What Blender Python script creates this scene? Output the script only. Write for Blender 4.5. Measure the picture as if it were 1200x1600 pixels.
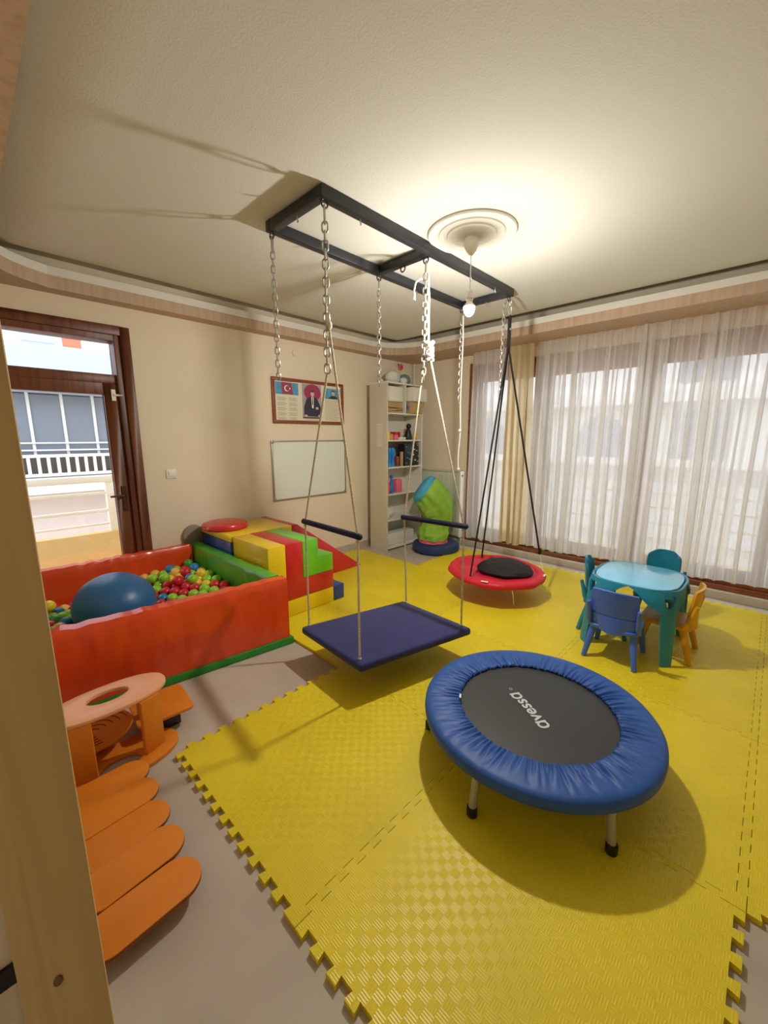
import bpy, bmesh, math, random
from mathutils import Vector, Matrix, noise
random.seed(7)
for o in list(bpy.data.objects): bpy.data.objects.remove(o)
SC = bpy.context.scene
COL = SC.collection
PI = math.pi
R = math.radians

# ------------------------------------------------------------------ camera
cd = bpy.data.cameras.new('camera'); cam = bpy.data.objects.new('camera', cd); COL.objects.link(cam)
cd.sensor_fit = 'VERTICAL'; cd.sensor_height = 36.0; cd.lens = 36.0 * 631.5 / 1600.0
cd.clip_start = 0.02; cd.clip_end = 200
cam.location = (0, 0, 1.49)
cam.rotation_euler = (R(90 - 10.49), R(0.07), R(43.85 - 90))
SC.camera = cam
# ------------------------------------------------------------------ world: overcast daylight
W = bpy.data.worlds.new('sky'); SC.world = W; W.use_nodes = True
bg = W.node_tree.nodes['Background']; bg.inputs[0].default_value = (0.86, 0.93, 1.0, 1); bg.inputs[1].default_value = 2.2
# ------------------------------------------------------------------ exposure
SC.view_settings.view_transform = 'Standard'; SC.view_settings.look = 'None'
SC.view_settings.exposure = 0.60; SC.view_settings.gamma = 1.0; SC.view_settings.use_curve_mapping = False
BULB_W = 80.0            # power of the bare bulb, used in its builder
BULB_COL = (1.0, 0.95, 0.86)

# ------------------------------------------------------------------ materials
def lin(c):
    return tuple(((v/255)/12.92 if v/255 <= .04045 else ((v/255+.055)/1.055)**2.4) for v in c)
MATS = {}
def mat(name, rgb, rough=.6, spec=.5, metal=0., coat=0., var=0., vscale=6., bump=0., bscale=60., bdist=.002, sheen=0., dark=None, voro=False):
    m = bpy.data.materials.new(name); m.use_nodes = True; MATS[name] = m
    nt = m.node_tree; b = nt.nodes['Principled BSDF']
    c = lin(rgb)
    b.inputs['Base Color'].default_value = (*c, 1); b.inputs['Roughness'].default_value = rough
    b.inputs['Specular IOR Level'].default_value = spec; b.inputs['Metallic'].default_value = metal
    b.inputs['Coat Weight'].default_value = coat; b.inputs['Sheen Weight'].default_value = sheen
    tc = nt.nodes.new('ShaderNodeTexCoord')
    n = nt.nodes.new('ShaderNodeTexNoise'); n.inputs['Scale'].default_value = vscale; n.inputs['Detail'].default_value = 4
    nt.links.new(tc.outputs['Object'], n.inputs['Vector'])
    r = nt.nodes.new('ShaderNodeMixRGB'); r.inputs[0].default_value = 1
    d = lin(dark) if dark else tuple(v*(1-var) for v in c)
    r.inputs[1].default_value = (*d, 1); r.inputs[2].default_value = (*c, 1)
    mr = nt.nodes.new('ShaderNodeMapRange'); mr.inputs[1].default_value = .35; mr.inputs[2].default_value = .65
    nt.links.new(n.outputs['Fac'], mr.inputs[0]); nt.links.new(mr.outputs[0], r.inputs[0]); nt.links.new(r.outputs[0], b.inputs['Base Color'])
    if bump:
        if voro:
            n2 = nt.nodes.new('ShaderNodeTexVoronoi'); n2.inputs['Scale'].default_value = bscale; out = n2.outputs['Distance']
        else:
            n2 = nt.nodes.new('ShaderNodeTexNoise'); n2.inputs['Scale'].default_value = bscale; out = n2.outputs['Fac']
        nt.links.new(tc.outputs['Object'], n2.inputs['Vector'])
        bp = nt.nodes.new('ShaderNodeBump'); bp.inputs['Strength'].default_value = bump; bp.inputs['Distance'].default_value = bdist
        nt.links.new(out, bp.inputs['Height']); nt.links.new(bp.outputs[0], b.inputs['Normal'])
    return m
def wood(name, rgb, dark, rough=.45, scale=(2, 2, 30), axis=2):
    m = mat(name, rgb, rough); nt = m.node_tree
    b = nt.nodes['Principled BSDF']; tc = [n for n in nt.nodes if n.type == 'TEX_COORD'][0]
    mp = nt.nodes.new('ShaderNodeMapping'); s = [28., 28., 28.]; s[axis] = 1.6; mp.inputs['Scale'].default_value = s
    n = nt.nodes.new('ShaderNodeTexNoise'); n.inputs['Scale'].default_value = 1.0; n.inputs['Detail'].default_value = 5; n.inputs['Distortion'].default_value = .6
    cr = nt.nodes.new('ShaderNodeValToRGB'); cr.color_ramp.elements[0].color = (*lin(dark), 1); cr.color_ramp.elements[1].color = (*lin(rgb), 1)
    cr.color_ramp.elements[0].position = .3; cr.color_ramp.elements[1].position = .6
    nt.links.new(tc.outputs['Object'], mp.inputs[0]); nt.links.new(mp.outputs[0], n.inputs['Vector']); nt.links.new(n.outputs['Fac'], cr.inputs[0])
    nt.links.new(cr.outputs[0], b.inputs['Base Color'])
    return m
def emit(name, rgb, s):
    m = bpy.data.materials.new(name); m.use_nodes = True; nt = m.node_tree; nt.nodes.clear()
    e = nt.nodes.new('ShaderNodeEmission'); e.inputs[0].default_value = (*rgb, 1); e.inputs[1].default_value = s
    o = nt.nodes.new('ShaderNodeOutputMaterial'); nt.links.new(e.outputs[0], o.inputs[0]); return m
def glassmat(name, tint=(1, 1, 1), refl=.08):
    m = bpy.data.materials.new(name); m.use_nodes = True; nt = m.node_tree; nt.nodes.clear()
    t = nt.nodes.new('ShaderNodeBsdfTransparent'); t.inputs[0].default_value = (*tint, 1)
    g = nt.nodes.new('ShaderNodeBsdfGlossy'); g.inputs['Roughness'].default_value = .02
    mx = nt.nodes.new('ShaderNodeMixShader'); mx.inputs[0].default_value = refl
    o = nt.nodes.new('ShaderNodeOutputMaterial')
    nt.links.new(t.outputs[0], mx.inputs[1]); nt.links.new(g.outputs[0], mx.inputs[2]); nt.links.new(mx.outputs[0], o.inputs[0]); return m
def sheer(name, rgb, transp, transl=.55):
    m = bpy.data.materials.new(name); m.use_nodes = True; nt = m.node_tree; nt.nodes.clear()
    c = (*lin(rgb), 1)
    t = nt.nodes.new('ShaderNodeBsdfTransparent')
    a = nt.nodes.new('ShaderNodeBsdfTranslucent'); a.inputs[0].default_value = c
    d = nt.nodes.new('ShaderNodeBsdfDiffuse'); d.inputs[0].default_value = c
    m1 = nt.nodes.new('ShaderNodeMixShader'); m1.inputs[0].default_value = transl
    m2 = nt.nodes.new('ShaderNodeMixShader')
    tc = nt.nodes.new('ShaderNodeTexCoord'); mp = nt.nodes.new('ShaderNodeMapping'); mp.inputs['Scale'].default_value = (1, 40, .6)
    n = nt.nodes.new('ShaderNodeTexNoise'); n.inputs['Scale'].default_value = 1.
    mr = nt.nodes.new('ShaderNodeMapRange'); mr.inputs[1].default_value = .3; mr.inputs[2].default_value = .7; mr.inputs[3].default_value = transp-.1; mr.inputs[4].default_value = transp+.1
    o = nt.nodes.new('ShaderNodeOutputMaterial')
    nt.links.new(tc.outputs['Object'], mp.inputs[0]); nt.links.new(mp.outputs[0], n.inputs['Vector']); nt.links.new(n.outputs['Fac'], mr.inputs[0]); nt.links.new(mr.outputs[0], m2.inputs[0])
    nt.links.new(d.outputs[0], m1.inputs[1]); nt.links.new(a.outputs[0], m1.inputs[2])
    nt.links.new(m1.outputs[0], m2.inputs[1]); nt.links.new(t.outputs[0], m2.inputs[2]); nt.links.new(m2.outputs[0], o.inputs[0]); return m

M = {}
M['wall'] = mat('wall_paint', (238, 224, 200), .85, .2, var=.06, vscale=1.4, bump=.15, bscale=140, bdist=.002)
M['ceil'] = mat('ceiling_stipple', (216, 214, 206), .9, .1, var=.03, vscale=1., bump=.28, bscale=120, bdist=.003)
M['white'] = mat('plaster_white', (232, 230, 220), .7, .3, var=.03)
M['brownface'] = wood('cornice_pinkish_brown', (200, 172, 148), (184, 156, 134), .7, axis=2)
M['soffit'] = mat('cornice_underside', (200, 176, 154), .8, .2, var=.05)
M['floor'] = mat('vinyl_floor', (198, 187, 174), .42, .4, var=.12, vscale=1.7, dark=(178, 165, 152))
M['skirt'] = mat('skirting_stone', (198, 186, 168), .5, .4, var=.1, vscale=9)
M['doorwood'] = wood('door_brown_wood', (122, 70, 42), (86, 44, 26), .4)
M['winwood'] = wood('window_brown_wood', (150, 88, 54), (112, 60, 36), .4, axis=1)
M['glass'] = glassmat('clear_glass')
M['metal'] = mat('steel', (190, 190, 186), .3, metal=1.)
M['legm'] = mat('galvanised_leg', (168, 166, 160), .4, metal=.35)
M['chain'] = mat('zinc_chain', (178, 175, 168), .4, metal=.8)
M['bronze'] = mat('bronze', (92, 66, 50), .35, metal=.8)
M['blackm'] = mat('black_painted_steel', (40, 42, 48), .4, .5, var=.25, vscale=20)
M['rope'] = mat('braided_rope', (230, 222, 202), .9, .1, bump=.6, bscale=260, bdist=.003, dark=(186, 174, 146), vscale=120)
M['ropew'] = mat('white_rope', (226, 224, 216), .8, .2, var=.1, vscale=90)
M['navy'] = mat('navy_fabric', (44, 48, 106), .75, .25, var=.16, vscale=5, sheen=.2, bump=.25, bscale=400, bdist=.001)
M['navyd'] = mat('navy_grip_foam', (30, 34, 66), .7, .3, var=.2, vscale=30)
M['redf'] = mat('red_swing_fabric', (214, 28, 52), .5, .4, var=.15, vscale=14)
M['blackf'] = mat('black_fabric', (38, 36, 38), .7, .3, var=.2, vscale=20)
M['strap'] = mat('black_webbing', (24, 22, 24), .7, .3)
M['orangev'] = mat('orange_red_vinyl', (230, 76, 28), .27, .5, coat=.25, var=.10, vscale=3)
M['greenv'] = mat('green_vinyl', (74, 172, 48), .27, .5, coat=.25, var=.08, vscale=4)
M['dgreenv'] = mat('dark_green_vinyl', (40, 138, 44), .3, .5, var=.08, vscale=4)
M['limev'] = mat('lime_vinyl', (112, 206, 44), .3, .5, coat=.2, var=.05, vscale=4)
M['redv'] = mat('red_vinyl', (206, 34, 36), .3, .5, coat=.2, var=.08, vscale=4)
M['yelv'] = mat('yellow_vinyl', (240, 204, 24), .3, .5, coat=.2, var=.06, vscale=4)
M['bluev'] = mat('blue_vinyl', (30, 66, 140), .3, .5, coat=.2, var=.08, vscale=4)
M['ballblue'] = mat('matte_blue_rubber', (40, 102, 158), .38, .5, var=.1, vscale=6)
for k, c in dict(yel=(238, 206, 50), lime=(150, 206, 50), red=(206, 36, 48), blue=(34, 130, 184), green=(84, 160, 60), orange=(240, 190, 80)).items():
    M['pb_'+k] = mat('plastic_ball_'+k, c, .35, .5, var=.04)
M['orangew'] = mat('orange_board', (222, 130, 32), .5, .4, var=.08, vscale=5)
M['orangee'] = mat('board_edge', (150, 92, 50), .7, .2, var=.2, vscale=40)
M['peach'] = mat('pale_board_top', (240, 176, 136), .35, .5, var=.05, vscale=5)
M['groove'] = mat('groove_burn', (132, 62, 18), .7)
M['pine'] = wood('pine_post', (198, 172, 120), (184, 156, 104), .55, axis=2)
M['knot'] = mat('pine_knot', (116, 86, 44), .6, var=.3, vscale=60)
M['pinep'] = wood('pale_wood_panel', (214, 198, 180), (194, 176, 158), .55, axis=2)
M['tramp'] = mat('jump_mat_black', (52, 55, 58), .42, .45, var=.08, vscale=5, bump=.2, bscale=500, bdist=.0006)
M['tblue'] = mat('blue_padding_cover', (40, 88, 168), .5, .4, var=.14, vscale=9)
M['print'] = mat('grey_print', (206, 208, 208), .5)
M['rubber'] = mat('black_rubber', (20, 20, 20), .6)
M['teal'] = mat('teal_plastic', (22, 136, 166), .35, .5, var=.05)
M['skyb'] = mat('light_blue_plastic', (124, 206, 246), .16, .6, coat=.2, var=.03)
M['dteal'] = mat('deep_teal_plastic', (16, 124, 156), .35, .5, var=.05)
M['cblue'] = mat('cobalt_plastic', (72, 110, 222), .35, .5, var=.06)
M['cyel'] = mat('ochre_plastic', (222, 160, 26), .35, .5, var=.08)
M['shelf'] = mat('white_melamine', (226, 222, 208), .5, .4, var=.04, vscale=3)
M['shelfside'] = mat('melamine_left_side', (212, 204, 184), .5, .4, var=.06, vscale=2)  # left side panel only: a tone darker and yellower than the shelves
M['radi'] = mat('radiator_enamel', (214, 218, 198), .4, .5)
M['greenf'] = mat('green_cloth', (146, 192, 74), .8, .2, var=.15, vscale=8)
M['bluef'] = mat('sky_blue_cloth', (84, 176, 214), .8, .2, var=.1, vscale=8)
M['pinkf'] = mat('pink_cloth', (232, 110, 140), .8, .2)
M['curtain'] = sheer('sheer_white_voile', (244, 242, 240), .36, .62)
M['curtaing'] = sheer('cream_voile', (232, 216, 176), .08, .5)
M['paper'] = mat('paper', (228, 220, 196), .6)
M['frame'] = wood('frame_red_brown', (150, 78, 48), (118, 56, 34), .4, axis=0)
M['wb'] = mat('whiteboard', (228, 234, 224), .2, .5, var=.02)
M['alu'] = mat('aluminium', (170, 168, 158), .35, metal=.8)
M['ink'] = mat('ink_grey', (150, 140, 120), .8)
M['flagred'] = mat('print_flag_red', (164, 56, 92), .5)
M['skyp'] = mat('print_sky_blue', (90, 170, 212), .5, var=.3, vscale=30)
M['suit'] = mat('print_dark_suit', (48, 48, 72), .5)
M['skin'] = mat('print_skin', (214, 186, 172), .5)
M['printgrey'] = mat('print_lilac_grey', (176, 166, 172), .5, var=.15, vscale=20)
M['hair'] = mat('print_hair', (90, 66, 56), .5)
M['pwhite'] = mat('white_plastic', (238, 236, 226), .35)
M['extwhite'] = mat('ext_render_white', (232, 232, 232), .8, .2, var=.03, vscale=1)
M['extblue'] = mat('ext_pale_blue', (192, 208, 232), .8, .2)
M['extglass'] = mat('ext_grey_glass', (122, 134, 152), .25, .5, var=.1, vscale=1.2)
M['extdark'] = mat('ext_dark_glass', (96, 92, 92), .4, .4)  # even dark grey for the glazing behind the balusters
M['extpink'] = mat('ext_pink_wall', (228, 212, 208), .8, .2, var=.05)
M['extgrey'] = mat('ext_grey_render', (212, 216, 222), .8, .2, var=.05)
M['extbal'] = mat('balcony_cream_tile', (226, 196, 140), .6, .3, var=.05)
M['extorange'] = mat('ext_terracotta', (206, 120, 90), .8)
M['gold'] = mat('tan_wood', (190, 158, 108), .6, var=.15, vscale=20)
M['blacktoy'] = mat('black_plastic', (26, 26, 30), .4)
M['bluetoy'] = mat('blue_plastic', (24, 122, 196), .35)
M['orangetoy'] = mat('orange_plastic', (230, 90, 26), .35)
M['greyfab'] = mat('beige_grey_vinyl', (150, 140, 122), .6, var=.1)
M['whitefab'] = mat('white_bag_plastic', (226, 224, 214), .5, var=.1, vscale=20)
M['tealfab'] = mat('muted_teal_bag', (110, 150, 156), .6, var=.15, vscale=20)

# foam mat: yellow, basket-weave relief
def foam():
    m = mat('yellow_eva_foam', (232, 204, 22), .5, .5); nt = m.node_tree; b = nt.nodes['Principled BSDF']
    tc = [n for n in nt.nodes if n.type == 'TEX_COORD'][0]
    ch = nt.nodes.new('ShaderNodeTexChecker'); ch.inputs['Scale'].default_value = 1/.029; ch.inputs[1].default_value = (1, 1, 1, 1); ch.inputs[2].default_value = (0, 0, 0, 1)
    wx = nt.nodes.new('ShaderNodeTexWave'); wx.bands_direction = 'X'; wy = nt.nodes.new('ShaderNodeTexWave'); wy.bands_direction = 'Y'
    for w in (wx, wy): w.inputs['Scale'].default_value = 2*PI/(20*.00725); nt.links.new(tc.outputs['Object'], w.inputs['Vector'])
    nt.links.new(tc.outputs['Object'], ch.inputs['Vector'])
    mx = nt.nodes.new('ShaderNodeMixRGB'); nt.links.new(ch.outputs['Fac'], mx.inputs[0]); nt.links.new(wx.outputs['Color'], mx.inputs[1]); nt.links.new(wy.outputs['Color'], mx.inputs[2])
    bp = nt.nodes.new('ShaderNodeBump'); bp.inputs['Strength'].default_value = .3; bp.inputs['Distance'].default_value = .002
    rr = nt.nodes.new('ShaderNodeMapRange'); rr.inputs[3].default_value = .35; rr.inputs[4].default_value = .58; nt.links.new(ch.outputs['Fac'], rr.inputs[0]); nt.links.new(rr.outputs[0], b.inputs['Roughness'])
    nt.links.new(mx.outputs[0], bp.inputs['Height']); nt.links.new(bp.outputs[0], b.inputs['Normal'])
    oi = nt.nodes.new('ShaderNodeObjectInfo'); hs = nt.nodes.new('ShaderNodeHueSaturation')
    mr = nt.nodes.new('ShaderNodeMapRange'); mr.inputs[3].default_value = .93; mr.inputs[4].default_value = 1.06
    nt.links.new(oi.outputs['Random'], mr.inputs[0]); nt.links.new(mr.outputs[0], hs.inputs['Value'])
    n = nt.nodes.new('ShaderNodeTexNoise'); n.inputs['Scale'].default_value = 2.2; n.inputs['Detail'].default_value = 5; nt.links.new(tc.outputs['Object'], n.inputs['Vector'])
    cr = nt.nodes.new('ShaderNodeValToRGB'); cr.color_ramp.elements[0].position = .3; cr.color_ramp.elements[1].position = .7
    cr.color_ramp.elements[0].color = (*lin((219, 196, 19)), 1); cr.color_ramp.elements[1].color = (*lin((233, 211, 27)), 1)
    nt.links.new(n.outputs['Fac'], cr.inputs[0]); nt.links.new(cr.outputs[0], hs.inputs['Color']); nt.links.new(hs.outputs[0], b.inputs['Base Color'])
    return m
M['foam'] = foam()

# ------------------------------------------------------------------ mesh builder
class MB:
    def __init__(s): s.v = []; s.f = []
    def add(s, vs, fs):
        n = len(s.v); s.v += [tuple(v) for v in vs]; s.f += [tuple(i+n for i in f) for f in fs]; return s
    def box(s, x0, x1, y0, y1, z0, z1):
        return s.add([(x0,y0,z0),(x1,y0,z0),(x1,y1,z0),(x0,y1,z0),(x0,y0,z1),(x1,y0,z1),(x1,y1,z1),(x0,y1,z1)],
                     [(3,2,1,0),(4,5,6,7),(0,1,5,4),(1,2,6,5),(2,3,7,6),(3,0,4,7)])
    def tube(s, pts, r, seg=10, closed=False, flat=None):
        pts = [Vector(p) for p in pts]; n = len(pts); rs = r if isinstance(r, (list, tuple)) else [r]*n
        rings = []; ref = None
        for i, p in enumerate(pts):
            a = pts[i-1] if (i > 0 or closed) else p; b = pts[(i+1) % n] if (i < n-1 or closed) else p
            t = (b-a).normalized()
            if ref is None: ref = t.orthogonal().normalized() if abs(t.z) > .9 or True else None
            ref = (ref - t*ref.dot(t)).normalized(); bi = t.cross(ref)
            fl = flat or 1.
            rings.append([p + ref*math.cos(2*PI*k/seg)*rs[i] + bi*math.sin(2*PI*k/seg)*rs[i]*fl for k in range(seg)])
        vs = [v for g in rings for v in g]; fs = []
        for i in range(n if closed else n-1):
            j = (i+1) % n
            for k in range(seg): fs.append((i*seg+k, i*seg+(k+1) % seg, j*seg+(k+1) % seg, j*seg+k))
        if not closed: fs += [tuple(range(seg))[::-1], tuple((n-1)*seg+k for k in range(seg))]
        return s.add(vs, fs)
    def lathe(s, prof, c=(0, 0, 0), seg=32, mod=None):
        vs = []; fs = []
        for i, (r, z) in enumerate(prof):
            for k in range(seg):
                a = 2*PI*k/seg; rr, zz = (r, z) if mod is None else mod(i, a, r, z)
                vs.append((c[0]+rr*math.cos(a), c[1]+rr*math.sin(a), c[2]+zz))
        for i in range(len(prof)-1):
            for k in range(seg): fs.append((i*seg+k, i*seg+(k+1) % seg, (i+1)*seg+(k+1) % seg, (i+1)*seg+k))
        if prof[0][0] > 1e-6: fs.append(tuple(range(seg))[::-1])
        if prof[-1][0] > 1e-6: fs.append(tuple((len(prof)-1)*seg+k for k in range(seg)))
        return s.add(vs, fs)
    def ringlathe(s, prof, c=(0, 0, 0), seg=48, mod=None):     # closed profile
        vs = []; fs = []; n = len(prof)
        for i, (r, z) in enumerate(prof):
            for k in range(seg):
                a = 2*PI*k/seg; rr, zz = (r, z) if mod is None else mod(i, a, r, z)
                vs.append((c[0]+rr*math.cos(a), c[1]+rr*math.sin(a), c[2]+zz))
        for i in range(n):
            j = (i+1) % n
            for k in range(seg): fs.append((i*seg+k, i*seg+(k+1) % seg, j*seg+(k+1) % seg, j*seg+k))
        return s.add(vs, fs)
    def sphere(s, c, r, sc=(1, 1, 1), seg=20, rings=12):
        prof = [(max(1e-7, math.sin(PI*i/rings)), -math.cos(PI*i/rings)) for i in range(rings+1)]
        vs = []; fs = []
        for (q, z) in prof:
            for k in range(seg):
                a = 2*PI*k/seg; vs.append((c[0]+r*sc[0]*q*math.cos(a), c[1]+r*sc[1]*q*math.sin(a), c[2]+r*sc[2]*z))
        for i in range(rings):
            for k in range(seg): fs.append((i*seg+k, i*seg+(k+1) % seg, (i+1)*seg+(k+1) % seg, (i+1)*seg+k))
        return s.add(vs, fs)
    def prism(s, poly, lo, hi, axis=2):
        def mk(p, h):
            return (p[0], p[1], h) if axis == 2 else ((p[0], h, p[1]) if axis == 1 else (h, p[0], p[1]))
        n = len(poly); vs = [mk(p, lo) for p in poly]+[mk(p, hi) for p in poly]
        fs = [tuple(range(n))[::-1], tuple(range(n, 2*n))]+[(i, (i+1) % n, n+(i+1) % n, n+i) for i in range(n)]
        return s.add(vs, fs)
    def ring(s, out, inn, lo, hi):
        n = len(out); vs = [(p[0], p[1], lo) for p in out]+[(p[0], p[1], lo) for p in inn]+[(p[0], p[1], hi) for p in out]+[(p[0], p[1], hi) for p in inn]
        fs = []
        for i in range(n):
            j = (i+1) % n
            fs += [(n+i, n+j, j, i), (2*n+i, 2*n+j, 3*n+j, 3*n+i), (i, j, 2*n+j, 2*n+i), (3*n+i, 3*n+j, n+j, n+i)]
        return s.add(vs, fs)
    def grid(s, fn, nu, nv, closed_u=False):
        vs = [fn(i/(nu if closed_u else nu-1), j/(nv-1)) for j in range(nv) for i in range(nu)]; fs = []
        for j in range(nv-1):
            for i in range(nu if closed_u else nu-1):
                k = (i+1) % nu; fs.append((j*nu+i, j*nu+k, (j+1)*nu+k, (j+1)*nu+i))
        return s.add(vs, fs)
    def xf(s, mtx):
        s.v = [tuple(mtx @ Vector(v)) for v in s.v]; return s
    def build(s, name, m, parent=None, bevel=0., smooth=None, seg=2, solid=0.):
        org = Vector((0, 0, 0)); p = parent
        while p is not None: org = org + p.location; p = p.parent
        me = bpy.data.meshes.new(name); me.from_pydata([tuple(Vector(v)-org) for v in s.v], [], s.f)
        bm = bmesh.new(); bm.from_mesh(me)
        bmesh.ops.remove_doubles(bm, verts=bm.verts, dist=1e-6)
        bmesh.ops.recalc_face_normals(bm, faces=bm.faces)
        if bevel > 0:
            es = [e for e in bm.edges if len(e.link_faces) == 2 and e.calc_face_angle(0) > .5]
            bmesh.ops.bevel(bm, geom=es, offset=bevel, segments=seg, profile=.5, affect='EDGES', clamp_overlap=True)
        if solid: bmesh.ops.solidify(bm, geom=list(bm.faces), thickness=solid)
        bm.to_mesh(me); bm.free()
        o = bpy.data.objects.new(name, me); COL.objects.link(o)
        if m is not None: me.materials.append(M[m] if isinstance(m, str) else m)
        if smooth is None: smooth = bevel > 0
        if smooth:
            me.polygons.foreach_set('use_smooth', [True]*len(me.polygons))
            me.set_sharp_from_angle(angle=R(40 if smooth is True else smooth))
        if parent is not None: o.parent = parent
        return o
def tag(o, label=None, cat=None, group=None, kind=None):
    if label: o['label'] = label
    if cat: o['category'] = cat
    if group: o['group'] = group
    if kind: o['kind'] = kind
    return o
def thing(name, label, cat, loc=(0, 0, 0), group=None):
    o = bpy.data.objects.new(name, None); COL.objects.link(o); o.location = loc; o.empty_display_size = .05
    return tag(o, label, cat, group)
def B(*a): return MB().box(*a)
def struct(o): o['kind'] = 'structure'; return o
def copy_tree(o, parent=None):
    c = o.copy(); COL.objects.link(c); c.parent = parent
    for ch in list(o.children): copy_tree(ch, c)
    return c
def stadium(cx, cy, L, w, ang=0, n=10, r=None):
    r = w/2 if r is None else r; pts = []
    for (sx, sy, a0) in ((1, 1, 0), (-1, 1, 90), (-1, -1, 180), (1, -1, 270)):
        for k in range(n+1):
            a = R(a0+90*k/n); pts.append((sx*(L/2-r)+r*math.cos(a), sy*(w/2-r)+r*math.sin(a)))
    ca, sa = math.cos(R(ang)), math.sin(R(ang))
    return [(cx+x*ca-y*sa, cy+x*sa+y*ca) for x, y in pts]
def ellipse(cx, cy, a, b, ang=0, n=40, p=2.0):
    ca, sa = math.cos(R(ang)), math.sin(R(ang)); out = []
    for k in range(n):
        t = 2*PI*k/n; c, s_ = math.cos(t), math.sin(t)
        x = a*math.copysign(abs(c)**(2/p), c); y = b*math.copysign(abs(s_)**(2/p), s_)
        out.append((cx+x*ca-y*sa, cy+x*sa+y*ca))
    return out

# ================================================================== the room
X0, X1, Y0, Y1, ZC = -.35, 4.86, -2.2, 4.0, 2.70
struct(B(X0-.3, X1+.1, Y0-.3, Y1+.02, -.1, 0).build('floor', 'floor'))
# left wall with the balcony door opening
wl = MB(); wl.box(X0-.2, .10, Y1, Y1+.2, 0, 3.1); wl.box(1.05, X1+.2, Y1, Y1+.2, 0, 3.1); wl.box(.10, 1.05, Y1, Y1+.2, 2.32, 3.1)
struct(wl.build('wall_left', 'wall'))
wr = MB(); wr.box(X1-.06, X1+.2, 3.03, Y1, 0, 3.1); wr.box(X1-.03, X1+.2, Y0, 3.03, 2.40, 3.1); wr.box(X1-.03, X1+.2, Y0-.2, -1.15, 0, 2.4)
struct(wr.build('wall_right', 'wall'))
struct(B(X0-.2, X0, Y0-.2, Y1+.2, 0, 3.1).build('wall_near', 'wall'))
struct(B(X0-.2, X1+.2, Y0-.2, Y0, 0, 3.1).build('wall_back', 'wall'))
# ceiling, rolled up at the perimeter behind the cornice
def ceil(u, v):
    x = X0-.1+(X1-X0+.2)*u; y = Y0-.1+(Y1-Y0+.2)*v
    d = min(4.25-x, x-.265, 3.844-y, y+1.8); t = max(0, (.28-d)/.45)
    return (x, y, ZC+.16*min(t, 1.2)**2)
struct(MB().grid(ceil, 90, 90).build('ceiling', 'ceil', smooth=180))
B(X0-.3, X1+.3, Y0-.3, Y1+.3, 3.1, 3.2).build('sky_block_slab', 'white')['kind'] = 'structure'  # unseen slab added over the ceiling to keep sky light from leaking in
# cornice (dropped box round the ceiling)
inner = [(4.25, -1.85), (4.25, 3.25), (4.22, 3.48), (4.14, 3.66), (4.0, 3.78), (3.8, 3.844), (1.72, 3.848), (.60, 3.862), (.50, 3.815), (.41, 3.755), (.335, 3.67), (.285, 3.56), (.265, 3.40), (.265, -1.85)]
outer = [(X1, Y0), (X1, 3.25), (X1, 3.6), (X1, Y1), (4.3, Y1), (3.8, Y1), (1.72, Y1), (.6, Y1), (.3, Y1), (0, Y1), (X0, Y1), (X0, 3.7), (X0, 3.4), (X0, Y0)]
def cornice(z0, z1, off):
    inn = []
    for (a, b), (c, d) in zip(inner, outer):
        v = Vector((c-a, d-b)).normalized()*off; inn.append((a+v.x, b+v.y))
    return MB().ring(outer, inn, z0, z1)
struct(cornice(2.535, 2.622, 0).build('trim_1', 'brownface'))
struct(cornice(2.6225, 2.683, .008).build('trim_2', 'white'))
# skirtings
struct(B(1.11, X1-.06, Y1-.015, Y1, 0, .07).build('baseboard_left', 'skirt'))
struct(B(X1-.09, X1-.06, 3.03, Y1-.015, 0, .07).build('baseboard_corner', 'skirt'))
struct(B(4.72, X1+.1, -1.15, 3.03, 0, .078).build('baseboard_right', 'skirt', bevel=.004))

# ------------------------------------------------------------------ balcony door
dr = thing('door_1', None, None, (.57, 4.05, 0)); dr['kind'] = 'structure'
c = MB(); c.box(1.035, 1.105, 3.975, 4.0, 0, 2.375); c.box(.03, .105, 3.975, 4.0, 0, 2.375); c.box(.105, 1.035, 3.975, 4.0, 2.305, 2.375)
c.build('door_casing', 'doorwood', dr, bevel=.004)
c = MB(); c.box(.99, 1.05, 4.0, 4.16, 0, 2.32); c.box(.10, .16, 4.0, 4.16, 0, 2.32); c.box(.16, .99, 4.0, 4.16, 2.26, 2.32); c.box(.16, .99, 4.03, 4.14, 1.93, 2.0)
c.build('door_frame', 'doorwood', dr, bevel=.004)
leaf = MB(); leaf.box(.885, .99, 4.03, 4.09, .02, 1.93); leaf.box(.16, .25, 4.03, 4.09, .02, 1.93); leaf.box(.25, .885, 4.03, 4.09, 1.835, 1.93); leaf.box(.25, .885, 4.03, 4.09, .02, .18)
lf = leaf.build('door_leaf', 'doorwood', dr, bevel=.006)
B(.25, .885, 4.055, 4.062, .18, 1.835).build('glass_pane', 'glass', dr)
B(.16, .99, 4.095, 4.102, 2.0, 2.26).build('transom_pane', 'glass', dr)
h = MB(); h.tube([(.945, 4.03, 1.0), (.945, 3.985, 1.0), (.935, 3.975, 1.0), (.83, 3.975, 1.0)], .009); h.box(.928, .962, 4.02, 4.031, .86, 1.08)
h.build('door_handle', 'bronze', lf)
h = MB(); h.box(.935, .965, 4.015, 4.031, 1.79, 1.88); h.tube([(.95, 4.01, 1.835), (1.01, 4.005, 1.835)], .008); h.build('latch', 'pwhite', lf)

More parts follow.
